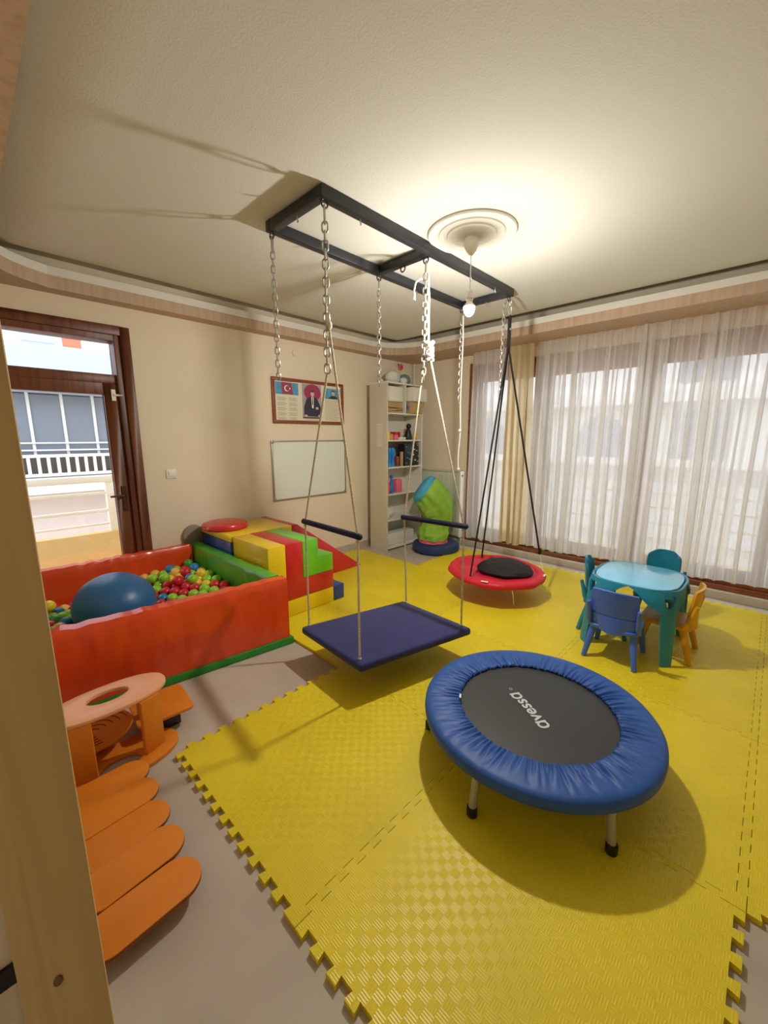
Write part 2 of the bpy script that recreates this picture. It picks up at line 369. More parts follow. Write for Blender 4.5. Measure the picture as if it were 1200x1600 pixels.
# ------------------------------------------------------------------ windows (one wide brown frame of four lights)
wf = thing('window_1', None, None, (4.87, .95, .08)); wf['kind'] = 'structure'
c = MB(); c.box(4.78, 4.95, 2.965, 3.03, .08, 2.43); c.box(4.79, 4.95, -1.15, -1.09, .08, 2.42); c.box(4.83, 4.95, -1.09, 2.965, 2.27, 2.42)
c.build('outer_frame', 'winwood', wf, bevel=.005)
B(4.76, 4.95, -1.15, 3.03, .08, .125).build('sill_track', 'winwood', wf, bevel=.006)
B(4.80, 4.95, -1.15, 2.97, .125, .172).build('sill_rail', 'winwood', wf, bevel=.006)
ys = [2.965, 2.08, .985, -.06, -1.09]
for i in range(4):
    a, b = ys[i+1], ys[i]; xo = 4.85 if i % 2 == 0 else 4.885
    s = MB(); s.box(xo, xo+.035, b-.085, b, .172, 2.27); s.box(xo, xo+.035, a, a+.085, .172, 2.27); s.box(xo, xo+.035, a+.085, b-.085, .172, .27); s.box(xo, xo+.035, a+.085, b-.085, 2.19, 2.27)
    sa = s.build('sash', 'winwood', wf, bevel=.005)
    B(xo+.014, xo+.02, a+.085, b-.085, .27, 2.19).build('pane', 'glass', sa)

# ------------------------------------------------------------------ sheer curtains
def curtain(name, ya, yb, zb, m, label, seed, wl=.085, amp=.042, tail=0.):
    rnd = random.Random(seed); n = max(3, int(abs(yb-ya)/wl)); ph = [0]
    for k in range(n): ph.append(ph[-1]+rnd.uniform(.6, 1.4))
    tot = ph[-1]; am = [rnd.uniform(.55, 1.25) for k in range(n+2)]
    def fn(u, v):
        q = u*n; k = min(int(q), n-1); f = q-k; base = (ph[k]+(ph[k+1]-ph[k])*f)/tot
        A = amp*(am[k]*(1-f)+am[k+1]*f); z = 2.534+(zb+.012*math.sin(u*17+seed)-2.534)*v
        g = .55+.45*min(1, v*3); sway = .03*math.sin(u*9+seed)*v+.012*math.sin(v*4+u*30)
        a = 2*PI*f
        y = ya+(yb-ya)*base + .36*wl*math.sin(2*a)*g*am[k] + tail*v*v*(u-.5) + .015*math.sin(v*3+k)*v
        return (4.66+A*math.cos(a)*g+sway*.5, y, z)
    return tag(MB().grid(fn, n*14, 16).build(name, m, smooth=180), label, 'curtain', 'sheer curtains at the window')
curtain('sheer_curtain', 2.92, 2.44, .15, 'curtain', 'narrow white sheer curtain beside the radiator at the left of the window', 3)
curtain('sheer_curtain', 2.42, 2.12, .17, 'curtaing', 'gathered cream curtain strip behind the black swing straps', 5, wl=.06, amp=.035)
curtain('sheer_curtain', 2.09, -1.16, .19, 'curtain', 'wide white sheer curtain behind the blue children\'s table', 9, wl=.10, amp=.045)

# ================================================================== outside
def opp_building():
    t = thing('apartment_building', 'pale blue and white apartment block with balustrade beyond the balcony door', 'building', (1.3, 9.2, -3))
    B(-3, 6, 9.3, 9.6, -3, 2.2).build('wall', 'extpink', t)
    B(-3, 6, 8.6, 9.6, 2.22, 2.95).build('balcony_slab', 'extblue', t)
    B(-3, 6, 8.9, 9.6, 2.95, 5.2).build('upper_wall', 'extwhite', t)
    B(.9, 1.35, 8.86, 8.9, 3.02, 3.5).build('window', 'extblue', t); B(1.45, 1.7, 8.86, 8.9, 3.0, 3.4).build('shutter', 'extorange', t)
    for k in range(9):
        x = -.9+.447*k
        B(x+.02, x+.427, 9.0, 9.04, 1.2, 2.2).build('window_pane', 'extglass', t)
        B(x-.02, x+.02, 8.97, 9.05, 1.2, 2.22).build('mullion', 'extwhite', t)
    for zz in (1.28, 1.40): B(-2, 4, 8.93, 8.96, zz-.012, zz+.012).build('rail_bar', 'extwhite', t)
    for zz in (.84, 1.16): B(-2, 4, 8.83, 8.9, zz, zz+.05).build('balustrade_rail', 'extwhite', t)
    for k in range(32):
        x = -.4+.13*k; B(x-.022, x+.022, 8.84, 8.88, .89, 1.16).build('baluster', 'extwhite', t)
    B(-2, 4, 9.0, 9.05, .8, 1.2).build('dark_glazing', 'extdark', t)
    B(-3, 6, 8.8, 9.3, .55, .82).build('ledge', 'extwhite', t)
opp_building()
bf = B(-1.2, 2.4, 4.2, 5.5, -.12, -.02).build('balcony_floor', 'extbal'); bf['kind'] = 'structure'
bp_ = B(-1.2, 2.4, 5.28, 5.42, -.02, .45).build('balcony_parapet', 'extbal'); bp_['kind'] = 'structure'
t = thing('balcony_railing', 'white horizontal-bar railing on the balcony outside the door', 'railing', (.6, 5.34, .45))
for zz, r in ((.54, .012), (.69, .016), (.886, .016), (1.04, .035)): B(-1.2, 2.4, 5.34-r, 5.34+r, zz-r, zz+r).build('rail', 'pwhite', t, bevel=.004)
for x in (-.55, 1.11, 2.2): B(x-.035, x+.035, 5.31, 5.38, .45, 1.06).build('post', 'pwhite', t, bevel=.004)

def street_building():
    t = thing('street_building', 'white building with arched window across the street, seen through the sheer curtain', 'building', (9.3, 1, -3))
    B(9.2, 9.6, -7, 9, -3, 4.2).build('wall', 'extwhite', t)
    B(8.9, 9.25, -7, 9, 2.1, 2.32).build('ledge', 'extwhite', t); B(8.9, 9.25, -7, 9, .95, 1.08).build('ledge', 'extwhite', t)
    for cy in (2.65, 5.2):
        p = [(cy-.42, 1.08), (cy+.42, 1.08)]+[(cy+.42*math.cos(R(a)), 1.5+.42*math.sin(R(a))) for a in range(0, 181, 12)]
        MB().prism(p, 9.15, 9.3, 0).build('arched_window', 'extglass', t)
    for (a, b) in ((.6, 1.4), (-1.2, -.3), (-3.2, -2.2)):
        B(9.15, 9.3, a, b, 1.08, 1.95).build('window', 'extglass', t); B(9.15, 9.3, a, b, 2.45, 3.4).build('window', 'extglass', t)
    B(9.0, 9.3, -7, 9, -.4, .7).build('lower_wall', 'extgrey', t)
street_building()
bf = B(5.0, 6.2, -2.5, 4.6, -.12, -.02).build('terrace_floor', 'extbal'); bf['kind'] = 'structure'
t = thing('terrace_railing', 'white bar railing outside the curtained window', 'railing', (6.1, .9, -.02))
for zz in (.2, .4, .6, .78, .94): B(6.08, 6.12, -2.4, 4.5, zz-.014, zz+.014).build('rail', 'pwhite', t)
for k in range(6): B(6.07, 6.13, -2.3+1.3*k, -2.25+1.3*k, -.02, .95).build('post', 'pwhite', t)
gr = B(-30, 40, -30, 60, -3.2, -3.0).build('street_ground', 'skirt'); gr['kind'] = 'structure'

# ================================================================== ceiling rose and bulb
BX, BY = 2.316, 1.489
cr_ = MB().lathe([(.264, 2.705), (.264, 2.692), (.258, 2.686), (.245, 2.684), (.24, 2.69), (.20, 2.693), (.195, 2.686), (.18, 2.685), (.175, 2.691), (.15, 2.690), (.145, 2.682), (.13, 2.681), (.125, 2.688), (.09, 2.685), (.06, 2.676), (.045, 2.67), (1e-7, 2.67)], (BX, BY, 0), 64).build('ceiling_medallion', 'white', smooth=30)
tag(cr_, 'round white plaster ceiling rose with concentric rings around the lamp', 'ceiling rose')
lt = thing('pendant_lamp', 'bare glowing bulb on a white cord under the ceiling rose', 'lamp', (BX, BY, 2.67))
MB().lathe([(1e-7, 2.672), (.042, 2.67), (.046, 2.655), (.043, 2.63), (.03, 2.60), (.012, 2.58), (1e-7, 2.578)], (BX, BY, 0), 28).build('canopy_cup', 'pwhite', lt, smooth=True)
MB().tube([(BX, BY, 2.59), (BX+.002, BY, 2.48), (BX, BY, 2.37)], .0035, 8).build('cord', 'pwhite', lt)
MB().lathe([(1e-7, 2.375), (.02, 2.374), (.022, 2.36), (.022, 2.345), (.027, 2.344), (.027, 2.332), (.022, 2.331), (.021, 2.318), (1e-7, 2.318)], (BX, BY, 0), 24).build('socket', 'pwhite', lt, smooth=30)
rb = .036; M['bulb'] = emit('bulb_glow', BULB_COL, BULB_W/(PI*4*PI*rb*rb))
MB().lathe([(1e-7, 2.285)]+[(.034*math.cos(R(q)), 2.285-.055*math.sin(R(q))) for q in range(0, 90, 10)]+[(1e-7, 2.23)], (BX, BY, 0), 24).build('bulb', M['bulb'], lt, smooth=True)  # lower half only, shaped to send less light upward
MB().lathe([(1e-7, 2.3185), (.017, 2.318), (.02, 2.308), (.034, 2.293), (.034, 2.2855), (1e-7, 2.2855)], (BX, BY, 0), 24).build('bulb_light_shield', 'pwhite', lt, smooth=40)  # opaque collar added to hold the bulb's light off the ceiling

# ================================================================== swing frame on the ceiling
t = thing('swing_frame', 'black steel rectangular swing frame fixed under the ceiling', 'frame', (2.36, 2.0, 2.64))
fx0, fx1, fy0, fy1 = 1.375, 3.37, 1.735, 2.255; zb, zt, w = 2.638, 2.694, .05
for (a, b) in ((fy0, fy0+w), (fy1-w, fy1)): B(fx0, fx1, a, b, zb, zt).build('long_bar', 'blackm', t, bevel=.004)
for x in (fx0, 2.245, fx1-w): B(x, x+w, fy0+w, fy1-w, zb+.002, zt-.002).build('cross_bar', 'blackm', t, bevel=.004)
for (x, y) in ((1.65, 1.76), (2.75, 1.76), (3.1, 1.76), (1.8, 2.23), (2.7, 2.23), (1.40, 1.98), (3.345, 1.98)):
    MB().tube([(x, y, zb+.003), (x, y, zb-.012), (x+.006, y, zb-.022), (x+.003, y, zb-.03)], .004, 6).build('hook', 'chain', t)
def eye(x, y, along, m='blackm', r=.02):
    pts = [(x+(r*math.cos(a) if along else 0), y+(0 if along else r*math.cos(a)), zb-r*.75+r*math.sin(a)) for a in [2*PI*k/16 for k in range(16)]]
    MB().tube(pts, .0045, 7, True).build('eye_ring', m, t)
HANG = dict(N=(1.41, 1.76), M=(2.27, 1.80), F=(3.34, 1.765), L=(1.40, 2.23), ML=(2.27, 2.23), FL=(3.34, 2.22))
for k, (x, y) in HANG.items(): eye(x, y, k in ('N', 'F', 'ML'))
eye(2.27, 2.0, False)

# chain links shared
def link_mesh(L, w, r, name):
    pts = []
    for k in range(7): a = R(-90+180*k/6); pts.append((w/2*math.cos(a)*1., 0, -(L/2-w/2)-0))
    pts = []
    for k in range(6): a = R(180*k/5); pts.append((w/2*math.cos(a), 0, L/2-w/2+w/2*math.sin(a)))
    for k in range(6): a = R(180+180*k/5); pts.append((w/2*math.cos(a), 0, -(L/2-w/2)+w/2*math.sin(a)))
    o = MB().tube(pts, r, 6, True).build(name, 'chain', smooth=True); me = o.data; bpy.data.objects.remove(o); return me
LK = link_mesh(.046, .024, .0035, 'chain_link'); LKB = link_mesh(.052, .028, .0048, 'heavy_chain_link')
KARA = link_mesh(.085, .034, .0045, 'carabiner')
def chain(p0, p1, label, me=LK, pitch=.037, sub='steel chains of the swing frame', kara=True):
    p0 = Vector(p0); p1 = Vector(p1); t = thing('steel_chain', label, 'chain', p0, sub)
    d = (p1-p0); L = d.length; q = Vector((0, 0, 1)).rotation_difference(-d.normalized()).to_euler(); z = 0.; dn = d.normalized(); k = 0
    def put(m, nm, zz, rot):
        o = bpy.data.objects.new(nm, m); COL.objects.link(o); o.parent = t; o.location = dn*zz; o.rotation_euler = (q.x, q.y, rot)
    if kara: put(KARA, 'carabiner', .035, R(45)); z = .09
    while z < L: put(me, 'link', z, R(45) if k % 2 else R(-45)); z += pitch; k += 1
    return t
zt_ = zb-.03
chain((1.41, 1.76, zt_), (1.405, 1.763, 1.81), 'heavy steel chain at the near frame corner holding the blue platform swing ropes', LKB, .042)
chain((2.27, 1.80, zt_), (2.262, 1.80, 1.85), 'steel chain with white rope bundle under the middle cross bar', LKB, .042)
chain((1.40, 2.23, zt_), (1.40, 2.23, 1.845), 'free steel chain at the left frame corner in front of the framed poster')
chain((2.27, 2.23, zt_), (2.27, 2.23, 1.885), 'free steel chain hanging in front of the white bookcase')
chain((3.34, 2.22, zt_), (3.34, 2.22, 1.78), 'thin steel chain beside the bulb with a long white rope')
chain((3.335, 1.80, zt_), (3.335, 1.80, 1.80), 'steel chain hanging behind the black straps of the red disc swing', kara=False)

# loose white ropes
t = thing('white_rope', 'long white knotted rope hanging below the bulb towards the radiator', 'rope', (3.335, 2.205, 2.55))
pts = [(3.33, 2.20, 2.57)]+[(3.325+.006*math.sin(i*1.3), 2.195+.006*math.cos(i), 2.57-1.39*i/14) for i in range(1, 15)]
MB().tube(pts, .0065, 8).build('strand', 'ropew', t, smooth=True)
MB().sphere((3.325, 2.195, 1.55), .017, seg=10, rings=7).build('knot', 'ropew', t, smooth=True); MB().sphere((3.325, 2.195, 1.185), .015, seg=10, rings=7).build('knot', 'ropew', t, smooth=True)
t = thing('white_rope', 'white rope with a bulky knot tied to the middle chain', 'rope', (2.285, 1.79, 2.56))
MB().tube([(2.285, 1.79, 2.54), (2.29, 1.785, 2.4), (2.287, 1.783, 2.2), (2.292, 1.78, 2.06)], .007, 8).build('strand', 'ropew', t, smooth=True)
kn = MB()
for k in range(5): a = k*1.9; kn.tube([(2.297+.018*math.cos(a+b*1.05)*1.0, 1.775+.02*math.sin(a+b*1.05), 2.01+.024*k+.012*math.sin(b*2)) for b in range(6)], .013, 8, True)
kn.sphere((2.297, 1.775, 2.06), .024, (1, 1, 2.6), 12, 8); kn.build('bundle_knot', 'ropew', t, smooth=True)
MB().tube([(2.275, 1.80, 2.50), (2.24, 1.82, 2.51), (2.205, 1.83, 2.48), (2.195, 1.835, 2.43), (2.20, 1.835, 2.40)], .006, 8).build('loose_end', 'ropew', t, smooth=True)
for dx in (-.012, .008): MB().tube([(2.20, 1.835, 2.405), (2.20+dx, 1.835+dx*.3, 2.375)], .004, 6).build('frayed_tip', 'ropew', t)

# ================================================================== blue platform swing
ps = thing('platform_swing', 'dark blue padded platform swing on four ropes with two hand bars', 'swing', (1.81, 1.72, .2))
cc = [(1.425, 2.138), (1.38, 1.508), (2.195, 1.306), (2.227, 1.935)]
mid = Vector((sum(c[0] for c in cc)/4, sum(c[1] for c in cc)/4))
def bil(u, v):
    a = Vector(cc[0]).lerp(Vector(cc[3]), u); b = Vector(cc[1]).lerp(Vector(cc[2]), u); return a.lerp(b, v)
pl = MB(); pl.prism([cc[1], cc[2], cc[3], cc[0]], .198, .25)
pl.build('platform', 'navy', ps, bevel=.018, seg=4)
holes = [(1.474, 2.114, .25), (1.422, 1.559, .25), (2.216, 1.895, .25), (2.175, 1.375, .25)]
bars = [(1.474, 2.114, .960), (1.418, 1.559, .968), (2.205, 1.912, .91), (2.185, 1.389, .926)]
tops = [(1.404, 1.765, 1.82), (1.412, 1.752, 2.06), (2.262, 1.80, 1.99), (2.297, 1.775, 2.03)]
for hp, bpnt, tp in zip(holes, bars, tops):
    rp_ = MB().tube([hp, bpnt, tp], .0062, 8).build('rope', 'rope', ps, smooth=True)
    MB().sphere((hp[0], hp[1], hp[2]+.004), .011, (1, 1, .6), 10, 6).build('rope_knot', 'rope', rp_, smooth=True)
    MB().sphere((bpnt[0], bpnt[1], bpnt[2]-.026), .011, (1, 1, 1), 10, 6).build('rope_knot', 'rope', rp_, smooth=True)
MB().sphere((1.412, 1.752, 2.06), .018, (1, 1, 1.4), 10, 8).build('rope_knot', 'rope', ps, smooth=True)
for a, b in ((bars[0], bars[1]), (bars[2], bars[3])):
    a = Vector(a); b = Vector(b); d = (b-a).normalized(); A = a-d*.022; C_ = b+d*.022
    n = 8; pts = [A-d*.012]+[A.lerp(C_, i/n) for i in range(n+1)]+[C_+d*.012]
    MB().tube(pts, [.006]+[.0175]*(n+1)+[.006], 14).build('hand_bar', 'navyd', ps, smooth=60)

# ================================================================== red disc swing
ds = thing('disc_swing', 'red round disc swing with black cushion on black straps', 'swing', (3.40, 1.79, .2))
dc = (3.40, 1.79, 0); dz = .235
tilt = Matrix.Translation((dc[0], dc[1], dz)) @ Matrix.Rotation(R(1.5), 4, 'X') @ Matrix.Translation((-dc[0], -dc[1], -dz))
def rimmod(i, a, r, z): return r+.004*math.sin(9*a)+.003*math.sin(17*a+1), z+.003*math.sin(5*a+.5)
prof = [(.40+.046*math.cos(R(q)), dz+.034*math.sin(R(q))) for q in range(0, 360, 24)]
MB().ringlathe(prof, dc, 72, rimmod).xf(tilt).build('padded_rim', 'redf', ds, smooth=True)
def bedmod(i, a, r, z): return r, z+.006*math.sin(6*a)*min(1, r*6)+.004*noise.noise((r*9, a*3, 1))
MB().lathe([(.40, dz-.02), (.40, dz-.0), (.37, dz+.018), (.30, dz+.012), (.2, dz+.004), (.1, dz), (1e-7, dz)], dc, 60, bedmod).xf(tilt).build('seat_cloth', 'redf', ds, smooth=True)
def cusmod(i, a, r, z): return r*(1+.05*math.sin(3*a)+.03*noise.noise((math.cos(a)*2, math.sin(a)*2, i*.6))), z+.012*noise.noise((math.cos(a)*r*14, math.sin(a)*r*14, 3.))
cz = dz+.012
MB().lathe([(1e-7, cz-.004), (.2, cz-.002), (.245, cz+.012), (.25, cz+.028), (.23, cz+.052), (.17, cz+.072), (.09, cz+.08), (1e-7, cz+.08)], (3.44, 1.72, 0), 48, cusmod).xf(tilt).build('cushion', 'blackf', ds, smooth=True)
top = Vector((3.345, 1.75, 2.47))
att = [Vector((3.03, 1.84, dz+.03)), Vector((3.61, 2.065, dz+.03)), Vector((3.63, 1.475, dz+.19))]
for k, q in enumerate(att):
    o_ = Vector(((-.006, .004, 0), (.006, .006, 0), (.006, -.006, 0))[k])
    MB().tube([top+Vector((0, 0, -.0))+o_, top+Vector((0, 0, -.26))+o_, q], .016, 8, flat=.4).build('strap', 'strap', ds)
MB().tube([top+Vector((0, 0, .02)), top+Vector((0, 0, -.24))], .014, 8, flat=.7).build('strap_sleeve', 'strap', ds)
pts = [(top.x+.016*math.cos(a), top.y-.003*math.cos(a), top.z+.055+.042*math.sin(a)) for a in [2*PI*k/16 for k in range(16)]]
MB().tube(pts, .0045, 6, True).build('carabiner', 'chain', ds, smooth=True)
pts = [(top.x+.012*math.cos(a), top.y, top.z+.115+.026*math.sin(a)) for a in [2*PI*k/14 for k in range(14)]]
MB().tube(pts, .004, 6, True).build('quick_link', 'chain', ds, smooth=True)
MB().sphere((top.x, top.y-.012, top.z-.09), .012, (1, .6, 1), 10, 6).build('rivet', 'chain', ds, smooth=True)
MB().sphere((3.63, 1.475, dz+.20), .016, (1, 1, 1.6), 10, 8).build('strap_knot', 'strap', ds, smooth=True)
MB().tube([(3.63, 1.475, dz+.19), (3.645, 1.46, dz+.1), (3.62, 1.425, dz+.025)], .0035, 6).build('tie_cord', 'ropew', ds)
MB().tube([(3.10, 1.47, dz-.028), (3.09, 1.45, dz-.09), (3.10, 1.455, dz-.12), (3.105, 1.45, dz-.15)], .0025, 6).build('tie_cord', 'ropew', ds)
for (a, r_) in ((196, .425), (283, .43), (318, .42)):
    ca, sa = math.cos(R(a)), math.sin(R(a)); px, py = dc[0]+r_*ca, dc[1]+r_*sa
    MB().add([(px-sa*.03, py+ca*.03, dz+.032), (px+sa*.03, py-ca*.03, dz+.032), (px+sa*.03+ca*.014, py-ca*.03+sa*.014, dz+.029), (px-sa*.03+ca*.014, py+ca*.03+sa*.014, dz+.029)], [(0, 1, 2, 3)]).build('label_patch', 'pwhite', ds, solid=.004)

# ================================================================== trampoline
TX, TY = 1.712, .662
tr = thing('trampoline', 'round blue mini trampoline with black jumping mat on steel legs', 'trampoline', (TX, TY, .02))
rp = random.Random(5); CR = []; a_ = 0.
while a_ < 2*PI: CR.append((a_, rp.uniform(.007, .016), rp.uniform(.005, .013), rp.uniform(.45, 1.0), rp.uniform(-.08, .08))); a_ += rp.uniform(.03, .085)
def padz(a, tt):
    z = 0.
    for (c, w, d, l, sk) in CR:
        q = (a-c-sk*tt+PI) % (2*PI)-PI
        if abs(q) < .07:
            ww = w*(1+1.2*tt); f = max(0., 1-tt/l)**.6 if tt < l else 0.
            z += -d*f*math.exp(-(q/ww)**2)+.45*d*f*math.exp(-((q-2.1*ww)/(1.3*ww))**2)
    return z
def padmod(i, a, r, z):
    if i > 9: return r, z
    tt = (r-.345)/(.51-.345); tt = min(max(tt, 0), 1)
    return r+(.006*noise.noise((math.cos(a)*14, math.sin(a)*14, 1.)) if i < 2 else 0), z+padz(a, tt)+.002*noise.noise((math.cos(a)*5, math.sin(a)*5, tt*2))
pad = [(.343, .2465), (.346, .254), (.356, .257), (.372, .259), (.39, .260), (.41, .2605), (.43, .2605), (.45, .260), (.47, .259), (.49, .257), (.505, .252), (.513, .243), (.515, .225), (.513, .206), (.505, .198), (.48, .205), (.40, .240)]
MB().ringlathe(pad, (TX, TY, 0), 720, padmod).build('edge_padding', 'tblue', tr, smooth=180)
MB().lathe([(1e-7, .236), (.36, .236), (.36, .241), (1e-7, .241)], (TX, TY, 0), 72).build('jumping_mat', 'tramp', tr, smooth=30)
MB().ringlathe([(.47+.016*math.cos(R(q)), .215+.016*math.sin(R(q))) for q in range(0, 360, 45)], (TX, TY, 0), 64).build('ring_frame', 'metal', tr, smooth=True)
for a in (117, 177, 236, 297, 357, 57):
    ca, sa = math.cos(R(a)), math.sin(R(a))
    lg = MB().tube([(TX+.475*ca, TY+.475*sa, .21), (TX+.497*ca, TY+.497*sa, .052)], .0165, 14).build('leg', 'legm', tr, smooth=60)
    MB().lathe([(1e-7, .0205), (.017, .0205), (.021, .026), (.021, .055), (.019, .062), (1e-7, .062)], (TX+.499*ca, TY+.499*sa, 0), 16).build('rubber_foot', 'rubber', lg, smooth=40)
def text_mesh(txt, size, name):
    cu = bpy.data.curves.new(name, 'FONT'); cu.body = txt; cu.size = size; cu.align_x = 'CENTER'; cu.extrude = .0004; cu.resolution_u = 3; cu.offset = .0016
    o = bpy.data.objects.new(name, cu); COL.objects.link(o); dg = bpy.context.evaluated_depsgraph_get()
    me = bpy.data.meshes.new_from_object(o.evaluated_get(dg)); bpy.data.objects.remove(o); return me
d_ = Vector((1.747-1.632, .771-.584)); ang = math.atan2(d_.y, d_.x)
me = text_mesh('\u0251vess\u0251', .090, 'lettering'); me.materials.append(M['print'])
o = bpy.data.objects.new('lettering', me); COL.objects.link(o); o.parent = tr
o.rotation_euler = (0, 0, ang); o.location = (1.703-TX, .668-TY, .2225); o['label'] = 'grey printed word on the black mat'
MB().ringlathe([(.006, .2416), (.008, .2416), (.008, .2422), (.006, .2422)], (1.768, .815, 0), 16).build('registered_mark', 'print', tr)
MB().add([(1.50, .945, .266), (1.525, .96, .266), (1.53, .952, .266), (1.505, .937, .266)], [(0, 1, 2, 3)]).build('label_tag', 'pwhite', tr, solid=.002)

# ================================================================== foam mat
TSX, TSY = 1.005, .99
def tile_mesh(straight_left=False):
    d, e, m_, n = .0135, .0055, .03, 12
    def edge(L):
        p = (L-2*m_)/n; out = [(m_, -d)]
        for k in range(n):
            u = m_+k*p; out += [(u+.27*p, -d), (u+.27*p-e, d), (u+.73*p+e, d), (u+.73*p, -d)]
        return out+[(L-m_, -d)]
    ex, ey = edge(TSX), edge(TSY); pts = []
    hx, hy = TSX/2, TSY/2; g = .0011
    low_ = [(-hx+u, -hy+o_+g) for u, o_ in ex]+[(hx-d-g, -hy-d+g)]+[(hx+o_-g, -hy+u) for u, o_ in ey]+[(hx-d-g, hy-d-g)]+[(-hx+u, hy+o_-g) for u, o_ in ex[::-1]]
    if straight_left: pts = [(max(p[0], -hx+.005), p[1]) for p in low_]+[(-hx+.005, hy-d-g), (-hx+.005, -hy-d+g)]
    else: pts = low_+[(-hx-d+g, hy-d-g)]+[(-hx+o_+g, -hy+u) for u, o_ in ey[::-1]]+[(-hx-d+g, -hy-d+g)]
    o = MB().prism(pts, 0, .019).build('tile', 'foam'); me = o.data; bpy.data.objects.remove(o); return me
TM = tile_mesh(); TMS = tile_mesh(True)
mt = thing('foam_mat', 'yellow interlocking foam floor mat with puzzle-tooth edges', 'mat', (2.54, 1.38, 0))
gx = [.53+TSX*k for k in range(4)]
cells = [(gx[i], -.10+TSY*j) for j in (0, 1) for i in range(4)]+[(gx[i], 1.88) for i in (1, 2, 3)]+[(gx[1], 2.87), (gx[2], 2.87)]+[(gx[i], -.10-TSY) for i in (1, 2, 3)]
for (x, y) in cells:
    o = bpy.data.objects.new('tile', TMS if abs(x-gx[1]) < .01 and y > 1.5 else TM); COL.objects.link(o); o.parent = mt; o.location = (x+TSX/2-2.54, y+TSY/2-1.38, .0005)

# ================================================================== ball pit
pit = thing('ball_pit', 'orange and green padded ball pit by the balcony door', 'ball pit', (.7, 3.2, 0))
def pad_panel(p0, p1, th, z0, z1, m, nm, seed, bul=.012):
    p0 = Vector(p0); p1 = Vector(p1); d = (p1-p0); L = d.length; d.normalize(); nrm = Vector((d.y, -d.x))
    nu, nv = 90, 18
    def side(sgn):
        def f(u, v):
            edge = min(1, min(u, 1-u)*14)*min(1, (1-v)*6)*min(1, .35+v*5)
            wv = .5*noise.noise((u*L*9+seed, v*1.3, seed))+.5*noise.noise((u*L*18+seed, v*2.2, 5.+seed))
            fold = max(0, noise.noise((u*L*14+seed*3, v*.8+2, seed)))*max(0, v-.35)*.05
            off = th/2+(bul*math.sin(PI*v)*.7+.012*wv+fold*(.6 if bul > .01 else .2))*edge
            if v > .94: off -= (v-.94)/.06*.012
            c = p0+d*(u*L)+nrm*(sgn*off); return (c.x, c.y, z0+(z1-z0)*v+((.011 if bul > .01 else .003)*noise.noise((u*L*16, seed, 2.)) if v > .9 else 0))
        return f
    b = MB(); b.grid(side(1), nu, nv); b.grid(side(-1), nu, nv)
    n1 = nu*nv
    for i in range(nu-1):
        a, c_ = (nv-1)*nu+i, n1+(nv-1)*nu+i; b.f.append((a, a+1, c_+1, c_)); b.f.append((i+1, i, n1+i, n1+i+1))
    for j in range(nv-1):
        for i in (0, nu-1): a = j*nu+i; b.f.append((a, a+nu, n1+a+nu, n1+a))
    return b.build(nm, m, pit, smooth=50)
MB().prism([(-.16, 2.588), (1.528, 2.385), (1.528, 3.955), (-.16, 3.97)], .0005, .052).build('base_mat', 'dgreenv', pit, bevel=.008)
pad_panel((-.15, 2.645), (1.51, 2.455), .10, .053, .5, 'orangev', 'front_panel', 1.)
pad_panel((-.15, 3.905), (1.40, 3.895), .10, .053, .5, 'orangev', 'back_panel', 4.)
pad_panel((1.465, 2.53), (1.465, 3.955), .11, .053, .495, 'greenv', 'side_panel', 7., .006)
pad_panel((-.10, 2.72), (-.10, 3.84), .10, .053, .5, 'greenv', 'side_panel', 9., .006)

bb_ = MB().sphere((.617, 3.19, .345), 1, (.25, .262, .22), 40, 24).build('exercise_ball', 'ballblue', smooth=True)
tag(bb_, 'large slightly flattened blue exercise ball lying in the ball pit', 'ball')
# small balls: a hidden lower fill and a top layer of single balls
BR = .043
small = MB().sphere((0, 0, 0), BR, (1, 1, 1), 14, 9); so = small.build('plastic_ball', None, smooth=True); sm = so.data; bpy.data.objects.remove(so)
bm_by = {}
for k in ('yel', 'lime', 'red', 'blue', 'green', 'orange'):
    m2 = sm.copy(); m2.materials.append(M['pb_'+k]); bm_by[k] = m2
names = dict(yel='yellow', lime='lime green', red='red', blue='blue', green='dark green', orange='pale orange')
rnd = random.Random(21); spots = []; fill = []
def front_y(x): return 2.645-(x+.15)/1.66*.19+.065
dx = BR*2.04; row = 0; y = 3.80
while y > 2.62:
    x = -.0+(dx/2 if row % 2 else 0)
    while x < 1.375:
        if y > front_y(x)+BR:
            jx, jy = x+rnd.uniform(-.002, .002), y+rnd.uniform(-.002, .002)
            slope = .22+.05*(x-.3)/1.0+.03*math.sin(x*5+y*4)
            if math.hypot(jx-.617, jy-3.19) > .275: spots.append((jx, jy, slope+rnd.uniform(0, .02)))
            if math.hypot(x-.617, y-3.19) > .27: fill.append((x+.01, y-.01, slope-.078))
        x += dx
    y -= dx*.87; row += 1
fb = MB()
for p in fill: fb.sphere(p, BR*.97, (1, 1, 1), 8, 5)
fb.build('lower_ball_layer', 'pb_lime', smooth=True); fo = bpy.data.objects['lower_ball_layer']; tag(fo, 'lower layer of small plastic balls filling the ball pit', 'balls', kind='stuff')
spots.sort(key=lambda p: -p[1])
for p in spots[:290]:
    k = rnd.choices(['yel', 'lime', 'red', 'blue', 'green', 'orange'], [3, 5, 6, 3, 1.2, 2])[0]
    o = bpy.data.objects.new('plastic_ball', bm_by[k]); COL.objects.link(o); o.location = p
    tag(o, 'small %s plastic ball inside the ball pit' % names[k], 'ball', 'ball pit balls')
